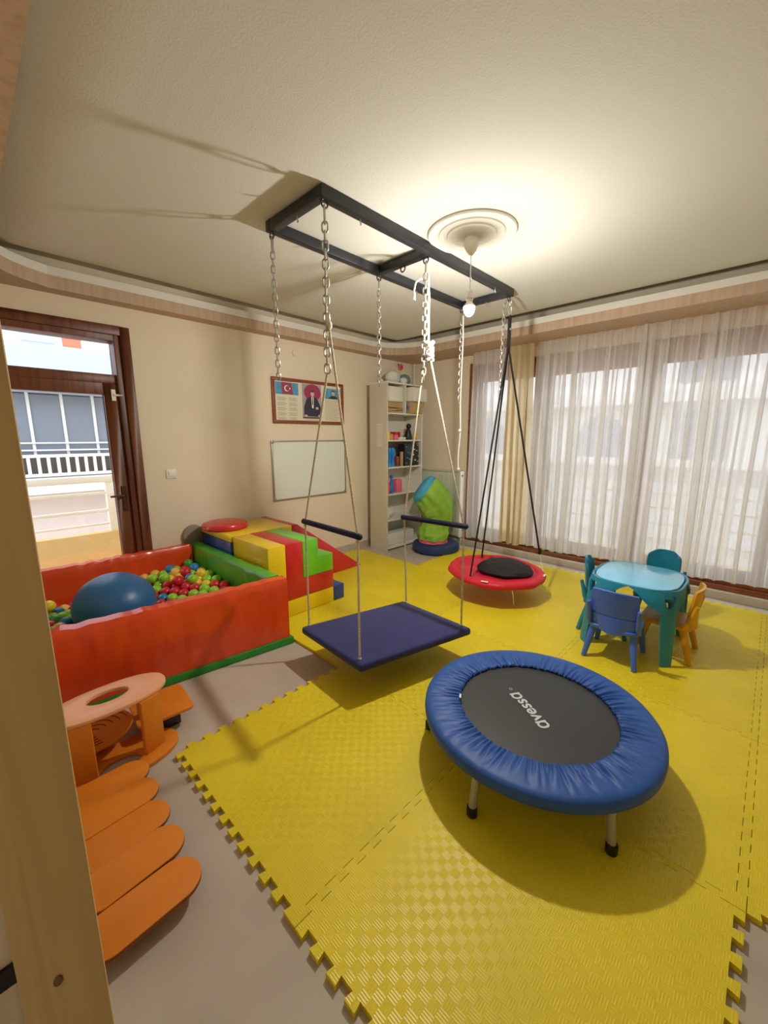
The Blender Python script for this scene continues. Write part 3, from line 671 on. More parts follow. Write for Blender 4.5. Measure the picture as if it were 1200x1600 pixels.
for (x, y, z, k) in ((1.05, 3.55, .335, 'lime'), (1.15, 3.72, .345, 'blue'), (1.32, 3.62, .345, 'blue'), (1.30, 3.42, .345, 'yel'), (.98, 3.62, .33, 'lime'), (1.2, 3.35, .335, 'lime'), (1.1, 3.4, .335, 'red'), (1.22, 3.55, .345, 'red'), (1.16, 3.62, .34, 'orange'), (1.33, 3.78, .345, 'green'), (.3, 3.62, .30, 'yel'), (.22, 3.68, .30, 'lime')):
    o = bpy.data.objects.new('plastic_ball', bm_by[k]); COL.objects.link(o); o.location = (x, y, z)
    tag(o, 'small %s plastic ball on top of the pile in the ball pit' % names[k], 'ball', 'ball pit balls')

# ================================================================== soft play blocks
zb0 = .0
U = .16; ya, yb = 2.745, 3.33; xs = 1.555
def block(name, poly, y0, y1, m, label):
    return tag(MB().prism(poly, y0, y1, 1).build(name, m, bevel=.006), label, 'foam block', 'soft play blocks')
f0 = .021
b = block('foam_block', [(xs, .161), (xs+U-.002, .161), (xs+U-.002, .64), (xs, .64)], ya, yb, 'yelv', 'tall yellow foam slab with a seam, between the green pit side and the red block')
MB().box(xs-.003, xs+.14, ya-.002, ya+.002, .49, .494).build('seam', 'yelv', b)
block('foam_block', [(xs+U-.005, f0), (xs+4*U, f0), (xs+4*U, .159), (xs+U-.005, .159)], ya, yb, 'yelv', 'low yellow foam block on the floor under the red block')
block('foam_block', [(xs, f0), (xs+U-.007, f0), (xs+U-.007, .159), (xs, .159)], ya+.02, yb, 'bluev', 'blue foam block under the tall yellow slab')
block('foam_block', [(xs+U, .161), (xs+4*U, .161), (xs+4*U, .319), (xs+2*U, .319), (xs+2*U, .64), (xs+U, .64)], ya, yb, 'redv', 'L-shaped red foam block in the middle of the soft play steps')
block('foam_block', [(xs+2*U+.002, .321), (xs+4*U, .321), (xs+4*U, .478), (xs+3*U, .478), (xs+3*U, .64), (xs+2*U+.002, .64)], ya, yb, 'limev', 'lime green two-step foam block on top of the red one')
block('foam_block', [(xs+4*U+.004, f0), (xs+4*U+.122, f0), (xs+4*U+.122, .158), (xs+4*U+.004, .158)], ya, yb, 'bluev', 'small blue foam block at the right end of the steps')
pb = thing('foam_platform', 'blue foam platform with yellow top against the wall behind the steps', 'foam block', (1.86, 3.65, 0), 'soft play blocks')
B(1.535, 2.165, 3.336, 3.935, .021, .585).build('body', 'bluev', pb, bevel=.006)
B(1.535, 2.165, 3.336, 3.935, .586, .642).build('top_pad', 'yelv', pb, bevel=.006)
b = MB().prism([(2.17, f0), (3.085, f0), (3.075, .034), (2.23, .642), (2.17, .642)], 3.34, 3.935, 1).build('foam_ramp', 'redv', bevel=.005)
tag(b, 'red foam slide ramp sloping down to the yellow mat', 'foam ramp', 'soft play blocks')
dsk = MB().lathe([(1e-7, .643), (.19, .643), (.208, .655), (.21, .672), (.2, .692), (.17, .702), (1e-7, .706)], (1.665, 3.70, 0), 48).build('round_cushion', 'redv', smooth=True)
tag(dsk, 'round red cushion on top of the yellow platform', 'cushion')
dk = MB().prism([(1.47+.10*math.cos(R(a)), .56+.10*math.sin(R(a))) for a in range(0, 360, 10)], 3.958, 3.99, 1).build('round_cushion', 'greyfab', bevel=.006)
tag(dk, 'grey-beige round cushion against the wall behind the ball pit corner', 'cushion')

# ================================================================== orange wooden toys
wp = thing('stepping_bridge', 'orange wooden bridge of five round-ended planks by the pine post', 'play bridge', (.2, 1.53, 0))
for k, y in enumerate((1.235, 1.39, 1.545, 1.69, 1.83)):
    L = .335
    pl_ = MB().prism(stadium(.215+.004*k, y, L, .152, 3+2*math.sin(k)), .052+.004*(k % 2), .070+.004*(k % 2)).build('plank', 'orangew', wp, bevel=.003)
    pl_.data.materials.append(M['orangee'])
    for p_ in pl_.data.polygons:
        if abs(p_.normal.z) < .3: p_.material_index = 1
for x in (.14, .26): MB().prism([(1.23, .001), (1.84, .001), (1.84, .03), (1.80, .0515), (1.27, .0515), (1.23, .03)], x-.012, x+.012, 0).build('runner', 'orangew', wp)
ot = thing('oval_tunnel', 'orange wooden play tunnel with pale oval top and round holes', 'play tunnel', (.32, 2.05, 0))
n = 48; TXc, TYc = .325, 2.085
MB().ring(ellipse(TXc, TYc, .245, .125, 2, n, 2.3), ellipse(TXc+.005, TYc+.02, .085, .05, 0, n), .29, .308).build('oval_top', 'peach', ot, bevel=.003)
MB().ring(ellipse(TXc, TYc-.07, .255, .135, 2, n, 2.3), ellipse(TXc-.0, TYc-.10, .085, .055, 0, n), .001, .02).build('oval_base', 'orangew', ot, bevel=.003)
MB().prism([(.425, 1.955), (.515, 1.985), (.508, 2.005), (.418, 1.975)], .0205, .2895).build('side_panel', 'orangew', ot, bevel=.003)
MB().prism([(.09, 2.0), (.235, 1.96), (.24, 1.98), (.095, 2.02)], .0205, .2895).build('side_panel', 'orangew', ot, bevel=.003)
MB().prism([(.45, 2.12), (.47, 2.12), (.47, 2.17), (.45, 2.17)], .0205, .2895).build('back_strut', 'orangew', ot, bevel=.003)
mz = thing('maze_board', 'orange oval finger-maze board with engraved rings inside the tunnel', 'maze board', (.28, 2.13, .02))
rot = Matrix.Translation((.255, 2.155, .12)) @ Matrix.Rotation(R(20), 4, 'X')
MB().prism(ellipse(0, 0, .17, .105, 0, 44), -.008, .008).xf(rot).build('board', 'orangew', mz, bevel=.003)
for k in range(5):
    a = .022+.022*k; q = [(a*1.35*math.cos(2*PI*i/32), a*.75*math.sin(2*PI*i/32)+.002*k, .0085) for i in range(26)]
    MB().tube(q, .0022, 5).xf(rot).build('groove', 'groove', mz)
MB().box(-.05, .05, -.015, .015, -.094, -.008).xf(Matrix.Translation((.255, 2.155, .12))).build('stand', 'orangew', mz)
bd = thing('orange_step', 'orange rounded-corner wooden board on a dark base beside the ball pit', 'board', (.6, 2.18, 0))
MB().prism([(p[0], p[1]) for p in stadium(.565, 2.185, .26, .27, -4, 6, .03)], .088, .104).build('board', 'orangew', bd, bevel=.003)
MB().box(.48, .63, 2.10, 2.30, .001, .0875).build('base', 'blackm', bd, bevel=.004)

# pine post and plank at the left
pp = thing('pine_post', 'tall pale pine post with a knot, nearest the viewer at the left', 'post', (0, .6, 0))
A = Vector((.0445, .565)); Bp = Vector((-.040, .640)); dd = (A-Bp).normalized(); nn = Vector((A.x+.012, A.y)).normalized()
MB().prism([(Bp.x, Bp.y), (A.x, A.y), (A.x+nn.x*.03, A.y+nn.y*.03), (Bp.x+nn.x*.03, Bp.y+nn.y*.03)], 0.001, 2.53).build('board', 'pine', pp, bevel=.0025)
kx = Bp.lerp(A, .46); ka = math.atan2(dd.y, dd.x)
kn = MB().prism(ellipse(0, 0, .0052, .0095, -28, 20), 0, .0012).xf(Matrix.Translation((kx.x-nn.x*.001, kx.y-nn.y*.001, .775)) @ Matrix.Rotation(ka, 4, 'Z') @ Matrix.Rotation(R(90), 4, 'X'))
kn.build('knot', 'knot', pp)
pk = thing('pale_panel', 'pale wooden panel with a black strap behind the pine post', 'panel', (-.2, 1.05, 0))
MB().box(-.33, -.03, 1.02, 1.05, .001, .85).build('panel', 'pinep', pk, bevel=.003)
MB().box(-.332, -.028, 1.012, 1.0195, .363, .411).build('strap', 'blackf', pk)

# ================================================================== children's table
TBX, TBY, TH = 3.275, .60, .515
tb = thing('kids_table', 'teal plastic children\'s table with glossy light blue top', 'table', (TBX, TBY, .02))
def sup(t, a, b, p=3.2):
    c, s_ = math.cos(t), math.sin(t); return a*math.copysign(abs(c)**(2/p), c), b*math.copysign(abs(s_)**(2/p), s_)
MB().prism([(TBX+x, TBY+y) for x, y in [sup(2*PI*k/64, .282, .255) for k in range(64)]], TH-.012, TH+.003).build('table_top', 'skyb', tb, bevel=.005)
for q in range(4):
    t0 = PI/4+q*PI/2
    nu, nv = 33, 33; vs = []; fs = []
    for j in range(nv):
        v = j/(nv-1); z = TH-.006-(TH-.006-.0205)*v
        arch = max(0., 1-(v/.24)**.5*1.0) if v < .24 else 0.
        half = .25+(PI/4-.25)*(max(0, 1-(v/.26))**.5 if v < .26 else 0)
        half *= (1-.42*max(0, v-.2))
        for i in range(nu):
            u = -1+2*i/(nu-1); tt = t0+u*half
            sc = 1.03+.09*v**1.1+.05*min(1, v*8)
            x, y = sup(tt, .282*sc, .255*sc, 3.2+.6*v); vs.append((TBX+x, TBY+y, z))
    for j in range(nv-1):
        for i in range(nu-1):
            v = (j+.5)/(nv-1); u = -1+2*(i+.5)/(nu-1)
            half = .25+(PI/4-.25)*(max(0, 1-(v/.26))**.5 if v < .26 else 0)
            if .07 < v < .23 and abs(u*half) < .20*(1-(v-.07)/.20): continue
            fs.append((j*nu+i, j*nu+i+1, (j+1)*nu+i+1, (j+1)*nu+i))
    MB().add(vs, fs).build('leg', 'teal', tb, smooth=60, solid=-.016)

def kids_chair(mname, label, style=0):
    t = thing('kids_chair', label, 'chair', (0, 0, 0), 'children\'s chairs around the blue table')
    # local: +x is where the sitter faces, seat 0.27 high
    def seat(sgn):
        def f(u, v):
            x = -.15+.30*u; y = (-.145+.29*v)
            return (x, y, .265-.012*math.cos((v-.5)*PI)-.02*max(0, u-.8)*3+(-.02 if sgn < 0 else 0))
        return f
    b = MB(); b.prism([(p[0], p[1]) for p in stadium(.0, 0, .30, .29, 0, 6, .05)], .235, .262)
    b.build('seat', mname, t, bevel=.008, seg=3)
    nu, nv = 21, 15; w0 = .138 if style == 0 else .118; zt0 = .515 if style == 0 else .575
    def back(u, v):
        y = (-1+2*u); z = .345+(zt0-.345)*v
        kk = max(0, (v-.5)/.5)**3; wv = w0*(1+.03*v)*(1-(.06 if style == 0 else .24)*kk)
        zz = z - (.006 if style == 0 else .03)*abs(y)**4*kk
        return (-.160-.022*v+.03*(y*y), y*wv, zz)
    MB().grid(back, nu, nv).build('backrest', mname, t, smooth=60, solid=.016)
    def low(u, v):
        y = -1+2*u; z = .255+.085*v-.03*(1-y*y)*(1-v)
        return (-.148-.012*v+.03*y*y-.018*(1-y*y)*(1-v), y*(.12+.022*v), z)
    MB().grid(low, 17, 8).build('lower_back', mname, t, smooth=60, solid=.014)
    for s_ in (-1, 1):
        MB().tube([(-.10, s_*.140, .25), (-.135, s_*.145, .30), (-.148, s_*.145, .36), (-.165, s_*.146, .42)], [.02, .018, .016, .012], 8).build('back_support', mname, t, smooth=True)
        MB().tube([(-.10, s_*.115, .24), (-.135, s_*.135, .12), (-.16, s_*.15, .0205)], [.024, .02, .016], 10).build('leg', mname, t, smooth=60)
        MB().tube([(.105, s_*.115, .24), (.135, s_*.135, .12), (.155, s_*.147, .0205)], [.024, .02, .016], 10).build('leg', mname, t, smooth=60)
    return t
c1 = kids_chair('cblue', 'cobalt blue plastic children\'s chair with its back to the viewer'); c1.location = (2.945, .635, 0); c1.rotation_euler = (0, 0, R(2))
c2 = kids_chair('teal', 'teal plastic children\'s chair at the left side of the table', 1); c2.location = (3.325, .80, 0); c2.rotation_euler = (0, 0, R(-90+6))
c3 = kids_chair('dteal', 'deep teal plastic children\'s chair on the window side of the table', 1); c3.location = (3.76, .555, 0); c3.rotation_euler = (0, 0, R(180))
c4 = kids_chair('cyel', 'ochre yellow plastic children\'s chair at the right side of the table'); c4.location = (3.275, .40, 0); c4.rotation_euler = (0, 0, R(90))

# ================================================================== bookcase
bx0, bx1, by0, by1, bt = 3.75, 4.46, 3.55, 3.86, 2.15
bc = thing('bookcase', 'tall narrow white open bookcase in the corner', 'bookcase', (4.1, 3.7, 0))
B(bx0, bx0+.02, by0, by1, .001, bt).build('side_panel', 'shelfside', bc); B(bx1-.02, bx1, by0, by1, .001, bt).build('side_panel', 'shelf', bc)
B(bx0+.02, bx1-.02, by1-.008, by1, .03, bt).build('back_panel', 'shelf', bc)
B(bx0-.004, bx1+.004, by0-.004, by1, bt, bt+.02).build('top_board', 'shelf', bc)
SZ = [.04, .416, .758, 1.109, 1.455, 1.796]
for z in SZ: B(bx0+.02, bx1-.02, by0+.004, by1-.008, z-.018, z).build('shelf_board', 'shelf', bc)
B(4.10, 4.116, by0+.004, by1-.008, 1.796, bt).build('divider', 'shelf', bc)
B(3.7485, 3.7499, 3.64, 3.73, 1.37, 1.66).build('paper_note', 'shelf', bc)
for k in range(4): B(3.7478, 3.7484, 3.650+.022*k, 3.652+.022*k, 1.40, 1.64).build('note_line', 'ink', bc)
def it(o, label, cat, g='things on the bookcase'): return tag(o, label, cat, g)
def bin_(x0, x1, y0, y1, z0, z1, m, label, rx=0):
    c = Vector(((x0+x1)/2, (y0+y1)/2, z0)); t = thing('storage_box', label, 'box', c, 'things on the bookcase')
    mt_ = Matrix.Translation(c) @ Matrix.Rotation(R(rx), 4, 'X') @ Matrix.Translation(-c)
    MB().box(x0, x1, y0, y1, z0, z1).xf(mt_).build('body', m, t, bevel=.004); MB().box(x0+.01, x1-.01, y0-.008, y0, z0+.01, z1-.01).xf(mt_).build('front', 'shelf', t, bevel=.003)
bin_(3.80, 4.07, 3.57, 3.80, 1.935, 2.12, 'shelf', 'white box in the left top cubby of the bookcase')
bin_(4.15, 4.43, 3.46, 3.75, 1.95, 2.125, 'shelf', 'white box sticking out of the right top cubby of the bookcase', 0)
B(3.80, 4.07, 3.60, 3.80, 1.797, 1.932).build('brown_carton', 'gold'); it(bpy.data.objects['brown_carton'], 'brown carton under the white box in the left top cubby', 'box')
B(4.16, 4.42, 3.52, 3.76, 1.80, 1.945).build('beige_carton', 'gold'); it(bpy.data.objects['beige_carton'], 'beige carton under the white box in the right top cubby', 'box')
for k, (z, a) in enumerate(((1.80, 2), (1.83, -4), (1.86, 3))):
    it(MB().box(-.14, .14, -.012, .012, 0, .016).xf(Matrix.Translation((3.93, 3.572, z)) @ Matrix.Rotation(R(a), 4, 'Y')).build('wooden_stick', 'gold', bevel=.003), ['lowest', 'middle', 'topmost'][k]+' of the wooden sticks in the left top cubby', 'stick')
it(MB().tube([(4.14, 3.56, 1.90), (4.19, 3.555, 1.81)], .012, 8).build('blue_tube', 'bluetoy'), 'small blue tube leaning in the right top cubby', 'tube')
it(MB().sphere((4.23, 3.545, 1.822), .025, (1.6, .5, 1), 12, 8).build('red_toy', 'redv', smooth=True), 'small red toy at the front of the right top cubby', 'toy')
# top of the bookcase
def blob(name, c, r, sc, m, label, seed=0, amp=.2, cat='bag'):
    b = MB().sphere(c, r, sc, 28, 18); b.v = [tuple(Vector(c)+(Vector(v)-Vector(c))*(1+amp*noise.noise(Vector(v)*9+Vector((seed, 0, 0))))) for v in b.v]
    return tag(b.build(name, m, smooth=180), label, cat)
blob('white_bag', (4.02, 3.70, 2.255), .095, (1.2, 1, .9), 'whitefab', 'white plastic bag on top of the bookcase', 1)
blob('crumpled_paper', (4.17, 3.65, 2.215), .05, (1.1, 1, .9), 'whitefab', 'small crumpled white bundle beside the bag on the bookcase', 4)
blob('teal_bag', (4.27, 3.72, 2.24), .08, (1.2, .9, .9), 'tealfab', 'muted teal bag on top of the bookcase at the right', 7)
it(MB().tube([(3.74, 3.62, 2.182), (3.80, 3.80, 2.182)], .012, 8).build('paper_roll', 'shelf'), 'thin white roll on the left edge of the bookcase top', 'roll')
# small wall lamp with pink ring and pipe
pkl = thing('pink_flower', 'small pink ring decoration on the wall above the bookcase', 'decoration', (4.5, 3.985, 2.45))
MB().ringlathe([(.03+.014*math.cos(R(q)), .012*math.sin(R(q))) for q in range(0, 360, 45)], (0, 0, 0), 24).xf(Matrix.Translation((4.46, 3.95, 2.46)) @ Matrix.Rotation(R(90), 4, 'X')).build('ring', 'pinkf', pkl, smooth=True)
MB().sphere((4.46, 3.95, 2.46), .017, seg=12, rings=8).build('centre', 'redv', pkl, smooth=True)
MB().tube([(4.46, 3.96, 2.46), (4.44, 3.995, 2.50)], .006, 6).build('stem', 'blackm', pkl)
it(MB().tube([(4.74, 3.94, .05), (4.74, 3.94, 2.53)], .022, 12).build('heating_pipe', 'radi', smooth=True), 'vertical white heating pipe in the room corner', 'pipe', 'pipes')
# shelf 1.455
it(MB().lathe([(1e-7, 1.4555), (.028, 1.4555), (.03, 1.50), (.028, 1.535), (.02, 1.545), (.02, 1.56), (1e-7, 1.56)], (3.82, 3.60, 0), 16).build('yellow_jar', 'yelv', smooth=40), 'yellow jar at the left of the second shelf', 'jar')
it(MB().lathe([(1e-7, 1.4555), (.022, 1.4555), (.022, 1.53), (1e-7, 1.535)], (3.885, 3.60, 0), 14).build('tan_jar', 'gold', smooth=40), 'tan cylinder beside the yellow jar', 'jar')
it(MB().box(3.93, 4.0, 3.58, 3.65, 1.456, 1.52).build('toy_box', 'pinkf', bevel=.006), 'small pink box on the second shelf', 'box')
it(MB().box(4.02, 4.15, 3.58, 3.68, 1.456, 1.49).build('white_tray', 'shelf', bevel=.006), 'flat white tray on the second shelf', 'tray')
it(MB().box(4.05, 4.16, 3.69, 3.78, 1.456, 1.56).build('dark_box', 'redv', bevel=.006), 'dark red box behind the white tray', 'box')
tt = thing('black_figure', 'black toy figure standing on the second shelf', 'toy', (4.24, 3.6, 1.456))
MB().lathe([(1e-7, 1.456), (.05, 1.456), (.055, 1.48), (.04, 1.56), (.025, 1.60), (1e-7, 1.605)], (4.24, 3.62, 0), 16).build('body', 'blacktoy', tt, smooth=40); MB().sphere((4.25, 3.62, 1.635), .036, seg=14, rings=9).build('head', 'blacktoy', tt, smooth=True)
tt = thing('yellow_figure', 'small yellow toy figure beside the black one', 'toy', (4.31, 3.58, 1.456))
MB().sphere((4.32, 3.58, 1.50), .03, (1, .7, 1.5), 12, 8).build('body', 'yelv', tt, smooth=True); MB().sphere((4.33, 3.575, 1.555), .022, seg=10, rings=7).build('head', 'yelv', tt, smooth=True); MB().tube([(4.33, 3.56, 1.5), (4.37, 3.56, 1.47)], .012, 7).build('arm', 'yelv', tt)
# shelf 1.109: blue scoops, pin box
for k, x in enumerate((3.86, 3.92)):
    t = thing('blue_skittle', ['left', 'right'][k]+' blue bottle-shaped toy on the third shelf', 'toy', (x, 3.61, 1.109), 'blue toys on the third shelf')
    MB().lathe([(1e-7, 1.110), (.035, 1.110), (.028, 1.15), (.02, 1.21), (.03, 1.27), (.036, 1.31), (.028, 1.35), (1e-7, 1.36)], (x, 3.61, 0), 18).build('body', 'bluetoy', t, smooth=True)
it(MB().box(4.10, 4.40, 3.56, 3.68, 1.1095, 1.40).build('game_box', 'blacktoy', bevel=.004), 'dark game box with picture front on the third shelf', 'box'); gb = bpy.data.objects['game_box']
for k in range(14):
    x = 4.12+.02*(k % 3)+.08*((k*7) % 4)*.9; z = 1.14+.018*k; B(x, x+.03, 3.556, 3.5595, z, z+.014).build('print_patch', ['bluetoy', 'printgrey', 'whitefab', 'skyp'][k % 4], gb)
it(MB().box(4.05, 4.085, 3.57, 3.6, 1.1095, 1.30).build('wooden_pillar', 'gold', bevel=.003), 'upright tan block in front of the dark game box', 'block')
it(MB().box(4.0, 4.04, 3.6, 3.66, 1.1095, 1.24).build('brown_toy', 'frame', bevel=.005), 'brown toy block beside the blue toys', 'block')
# shelf .758: skittles
for k, (x, m, lb) in enumerate(((3.815, 'orangetoy', 'orange'), (3.885, 'bluetoy', 'blue'))):
    t = thing('skittle', lb+' bowling pin on the fourth shelf of the bookcase', 'bowling pin', (x, 3.6, .758))
    MB().lathe([(1e-7, .759), (.022, .759), (.034, .81), (.034, .85), (.02, .91), (.013, .945), (.02, .975), (.018, 1.0), (1e-7, 1.01)], (x, 3.60, 0), 18).build('body', m, t, smooth=True)
it(MB().box(3.99, 4.10, 3.60, 3.72, .759, .93).build('pink_box', 'pinkf', bevel=.006), 'pink box on the fourth shelf behind the green sack', 'box')
blob('white_cloth', (3.94, 3.70, .487), .07, (1.1, .9, .9), 'whitefab', 'white bundle on the fifth shelf of the bookcase', 11, .3)
blob('white_cloth', (3.83, 3.61, .452), .036, (.7, .7, .9), 'whitefab', 'small cream bundle at the left of the fifth shelf', 14, .3)
it(MB().box(3.85, 4.38, 3.62, 3.80, .041, .20).build('white_crate', 'shelf', bevel=.01), 'white flat crate on the bottom shelf', 'crate')

# ================================================================== radiator
rd = thing('radiator', 'cream panel radiator with vertical ribs beside the window', 'radiator', (4.72, 3.3, .1))
B(4.70, 4.76, 3.07, 3.86, .12, 1.02).build('panel', 'radi', rd, bevel=.006)
for k in range(23): B(4.684, 4.70, 3.105+.032*k, 3.121+.032*k, .16, .98).build('rib', 'radi', rd, bevel=.004)
B(4.675, 4.79, 3.045, 3.07, .11, 1.03).build('end_cover', 'pwhite', rd, bevel=.004); B(4.68, 4.79, 3.07, 3.86, 1.02, 1.03).build('top_grille', 'radi', rd)
B(4.70, 4.72, 3.042, 3.045, .955, .985).build('vent_slot', 'blacktoy', rd)
MB().tube([(4.74, 3.06, .12), (4.74, 3.06, .005)], .012, 8).build('leg', 'radi', rd); MB().tube([(4.74, 3.82, .12), (4.74, 3.82, .005)], .012, 8).build('leg', 'radi', rd)

# green sack on navy cushion
cu = MB().lathe([(1e-7, .002), (.27, .002), (.305, .03), (.312, .07), (.295, .115), (.25, .135), (1e-7, .137)], (4.24, 3.12, 0), 48).build('floor_cushion', 'bluev', smooth=True)
cu.data.materials[0] = mat('navy_vinyl', (34, 60, 104), .5, .4, var=.1)
tag(cu, 'round navy floor cushion in front of the radiator', 'cushion')
gs = thing('green_sack', 'bent green cloth tunnel with blue end standing on the navy cushion', 'play tunnel', (4.2, 3.12, .137))
rt = Vector((.693, -.721, 0)); upv = Vector((0, 0, 1)); base = Vector((4.18, 3.12, 0))
def loft(path, nm, m, amp=.02, seedv=0., cap=False):
    seg = 40; vs = []; fs = []; n = len(path)
    # resample smoothly
    pp_ = []
    for i in range(n-1):
        p0 = path[max(0, i-1)]; p1 = path[i]; p2 = path[i+1]; p3 = path[min(n-1, i+2)]
        for k in range(6):
            t = k/6; pp_.append([.5*((2*b_)+(-a+c)*t+(2*a-5*b_+4*c-d)*t*t+(-a+3*b_-3*c+d)*t**3) for a, b_, c, d in zip(p0, p1, p2, p3)])
    pp_.append(list(path[-1])); n = len(pp_)
    for i, (s_, z, r_, tl) in enumerate(pp_):
        c = base+rt*s_+upv*z; ax = (upv*math.cos(R(tl))-rt*math.sin(R(tl))); e1 = (rt*math.cos(R(tl))+upv*math.sin(R(tl))); e2 = ax.cross(e1)
        for k in range(seg):
            a = 2*PI*k/seg; q = r_*(1+amp*4*noise.noise((math.cos(a)*2.5+seedv, math.sin(a)*2.5, i*.09))+amp*1.2*math.sin(a*11+i*.15)+amp*1.5*noise.noise((math.cos(a)*2, math.sin(a)*2, i*.5)))
            vs.append(c+e1*q*math.cos(a)+e2*q*math.sin(a))
    for i in range(n-1):
        for k in range(seg): fs.append((i*seg+k, i*seg+(k+1) % seg, (i+1)*seg+(k+1) % seg, (i+1)*seg+k))
    fs.append(tuple(range(seg))[::-1])
    if cap: fs.append(tuple((n-1)*seg+k for k in range(seg)))
    return MB().add(vs, fs).build(nm, m, gs, smooth=180)
loft([(0.0, .139, .19, 0), (0.0, .19, .19, 0)], 'pink_hem', 'pinkf', .01)
loft([(0.0, .18, .20, 0), (.0, .26, .205, -2), (.02, .34, .175, -6), (.07, .42, .165, -8), (.085, .50, .18, 12), (.04, .62, .215, 38), (-.04, .73, .225, 50), (-.12, .82, .20, 54)], 'green_tube', 'greenf', .042, 2.)
loft([(-.115, .815, .203, 54), (-.15, .842, .195, 54), (-.175, .86, .15, 54), (-.185, .87, .05, 54)], 'blue_end', 'bluef', .02, 5., True)

# ================================================================== wall things
pf = thing('framed_poster', 'red-brown framed three-part poster with flag, portrait in dark suit and text', 'picture', (2.91, 3.98, 1.64))
x0, x1, z0, z1 = 2.41, 3.41, 1.643, 2.132; fw = .035
for a in ((x0, x1, z0, z0+fw), (x0, x1, z1-fw, z1), (x0, x0+fw, z0+fw, z1-fw), (x1-fw, x1, z0+fw, z1-fw)): B(a[0], a[1], 3.972, 3.998, a[2], a[3]).build('frame_side', 'frame', pf, bevel=.004)
B(x0+fw, x1-fw, 3.986, 3.998, z0+fw, z1-fw).build('paper_sheet', 'paper', pf)
yp = 3.9855
def flat(nm, m, poly, k=0, par=pf): return MB().prism(poly, yp-.0006-.0005*k, yp-.0005*k, 1).build(nm, m, par)
def rect(a, b, c, d): return [(a, c), (b, c), (b, d), (a, d)]
def circ(cx, cz, r, n=24, sx=1., sz=1.): return [(cx+r*sx*math.cos(2*PI*i/n), cz+r*sz*math.sin(2*PI*i/n)) for i in range(n)]
flat('photo_print', 'skyp', rect(2.455, 2.75, 1.955, 2.085)); flat('flag_print', 'flagred', [(2.54, 1.96), (2.68, 1.96), (2.66, 2.08), (2.53, 2.085)], 1)
cres = [(2.60+.033*math.cos(R(a)), 2.022+.033*math.sin(R(a))) for a in range(50, 311, 10)]+[(2.609+.026*math.cos(R(a)), 2.022+.026*math.sin(R(a))) for a in range(310, 49, -10)]
flat('crescent', 'pwhite', cres, 2)
flat('star', 'pwhite', [(2.637+(.014 if k % 2 == 0 else .006)*math.cos(R(36*k+180)), 2.022+(.014 if k % 2 == 0 else .006)*math.sin(R(36*k+180))) for k in range(10)], 2)
tl = MB()
for c_ in range(2):
    for st in range(5):
        for ln in range(4):
            a = 2.475+.145*c_; zz = 1.925-.054*st-.0105*ln; tl.prism(rect(a, a+.105+.012*((st*3+ln*5+c_) % 3-1), zz-.003, zz), yp-.001, yp-.0003, 1)
tl.prism(rect(2.53, 2.67, 2.092, 2.098), yp-.001, yp-.0003, 1)
for ln in range(15): zz = 1.93-.0165*ln; tl.prism(rect(3.125, 3.35-.02*(ln % 3), zz-.003, zz), yp-.001, yp-.0003, 1)
tl.prism(rect(2.83, 3.02, 1.687, 1.691), yp-.001, yp-.0003, 1)
tl.build('text_lines', 'ink', pf)['kind'] = 'stuff'
flat('portrait_print', 'printgrey', rect(2.80, 3.07, 1.705, 2.09))
flat('red_backdrop', 'flagred', [p for p in circ(2.945, 2.0, .118, 28, 1., .8)], 1)
flat('portrait_suit', 'suit', [(2.82, 1.73), (3.065, 1.73), (3.06, 1.83), (3.02, 1.92), (2.985, 1.95), (2.90, 1.95), (2.855, 1.92), (2.82, 1.83)], 2)
flat('portrait_shirt', 'pwhite', [(2.925, 1.95), (2.96, 1.95), (2.955, 1.83), (2.943, 1.82), (2.932, 1.83)], 3); flat('portrait_tie', 'suit', [(2.938, 1.945), (2.948, 1.945), (2.95, 1.87), (2.943, 1.86), (2.937, 1.87)], 4)
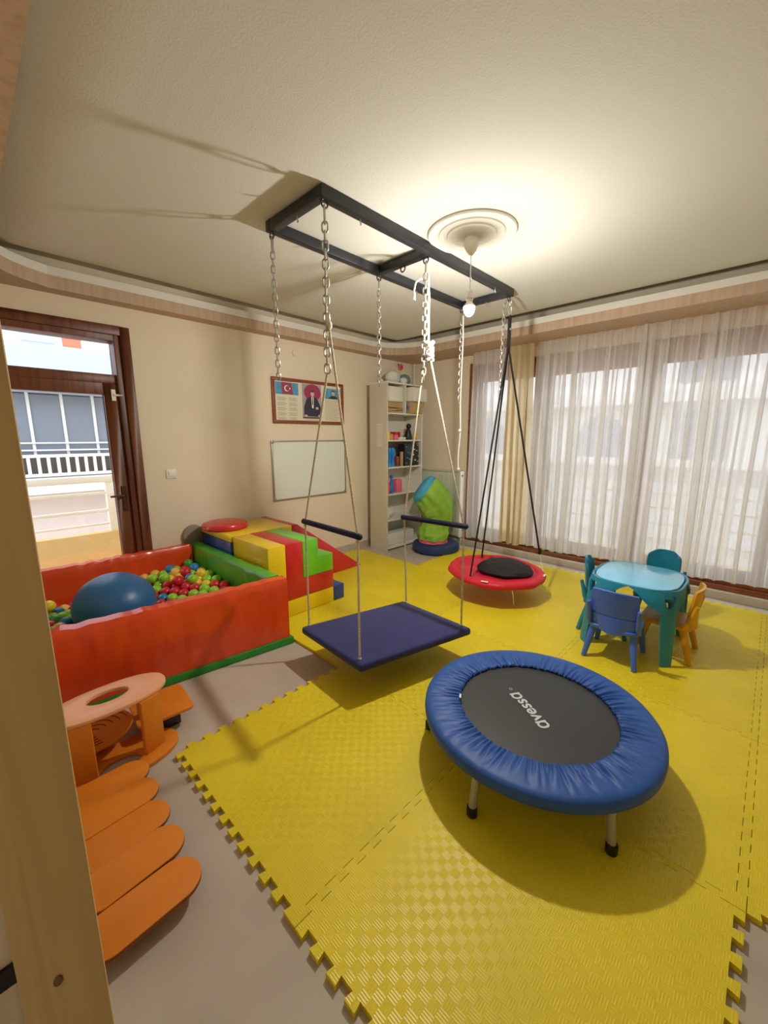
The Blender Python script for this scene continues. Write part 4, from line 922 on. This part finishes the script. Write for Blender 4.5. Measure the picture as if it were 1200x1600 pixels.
flat('portrait_head', 'skin', circ(2.943, 1.99, .031, 20, .8, 1.2), 3); flat('portrait_hair', 'hair', [(2.943+.027*math.cos(R(a)), 2.003+.027*math.sin(R(a))) for a in range(0, 181, 15)], 4)
for hx, hz in ((2.845, 1.735), (3.04, 1.74), (3.005, 1.825)): flat('portrait_hand', 'skin', circ(hx, hz, .018, 12, 1.2, .8), 4)
flat('portrait_desk', 'hair', rect(2.80, 3.07, 1.705, 1.722), 5)
flat('small_photo', 'skyp', rect(3.125, 3.365, 1.945, 2.065)); flat('small_photo_suit', 'suit', [(3.17, 1.946), (3.34, 1.946), (3.30, 1.975), (3.27, 1.985), (3.23, 1.985)], 1)
flat('small_photo_head', 'skin', circ(3.255, 2.015, .028, 18, .85, 1.15), 2); flat('small_photo_hair', 'hair', [(3.255+.026*math.cos(R(a)), 2.03+.02*math.sin(R(a))) for a in range(0, 181, 15)], 3)
wb = thing('whiteboard', 'blank whiteboard with aluminium frame below the poster', 'whiteboard', (2.9, 3.98, .79))
x0, x1, z0, z1 = 2.37, 3.43, .785, 1.455
B(x0+.012, x1-.012, 3.984, 3.998, z0+.012, z1-.012).build('writing_surface', 'wb', wb)
for a in ((x0, x1, z0, z0+.016), (x0, x1, z1-.016, z1), (x0, x0+.016, z0+.016, z1-.016), (x1-.016, x1, z0+.016, z1-.016)): B(a[0], a[1], 3.976, 3.999, a[2], a[3]).build('frame_side', 'alu', wb, bevel=.003)
for (a, b) in ((x0, z0), (x1-.03, z0), (x0, z1-.03), (x1-.03, z1-.03)): B(a-.003, a+.033, 3.974, 3.999, b-.003, b+.033).build('corner_cap', 'alu', wb, bevel=.004)
sw = thing('light_switch', 'white light switch on the wall beside the balcony door', 'switch', (1.33, 3.99, 1.16))
B(1.285, 1.375, 3.988, 3.999, 1.117, 1.203).build('plate', 'pwhite', sw, bevel=.004); B(1.302, 1.358, 3.982, 3.9875, 1.134, 1.186).build('rocker', 'pwhite', sw, bevel=.003)
wp_ = MB().prism(circ(2.738, 2.409, .04, 28), 3.99, 3.999, 1).build('wall_cap', 'wall', bevel=.003); tag(wp_, 'small round blank cover on the wall above the poster', 'cover')
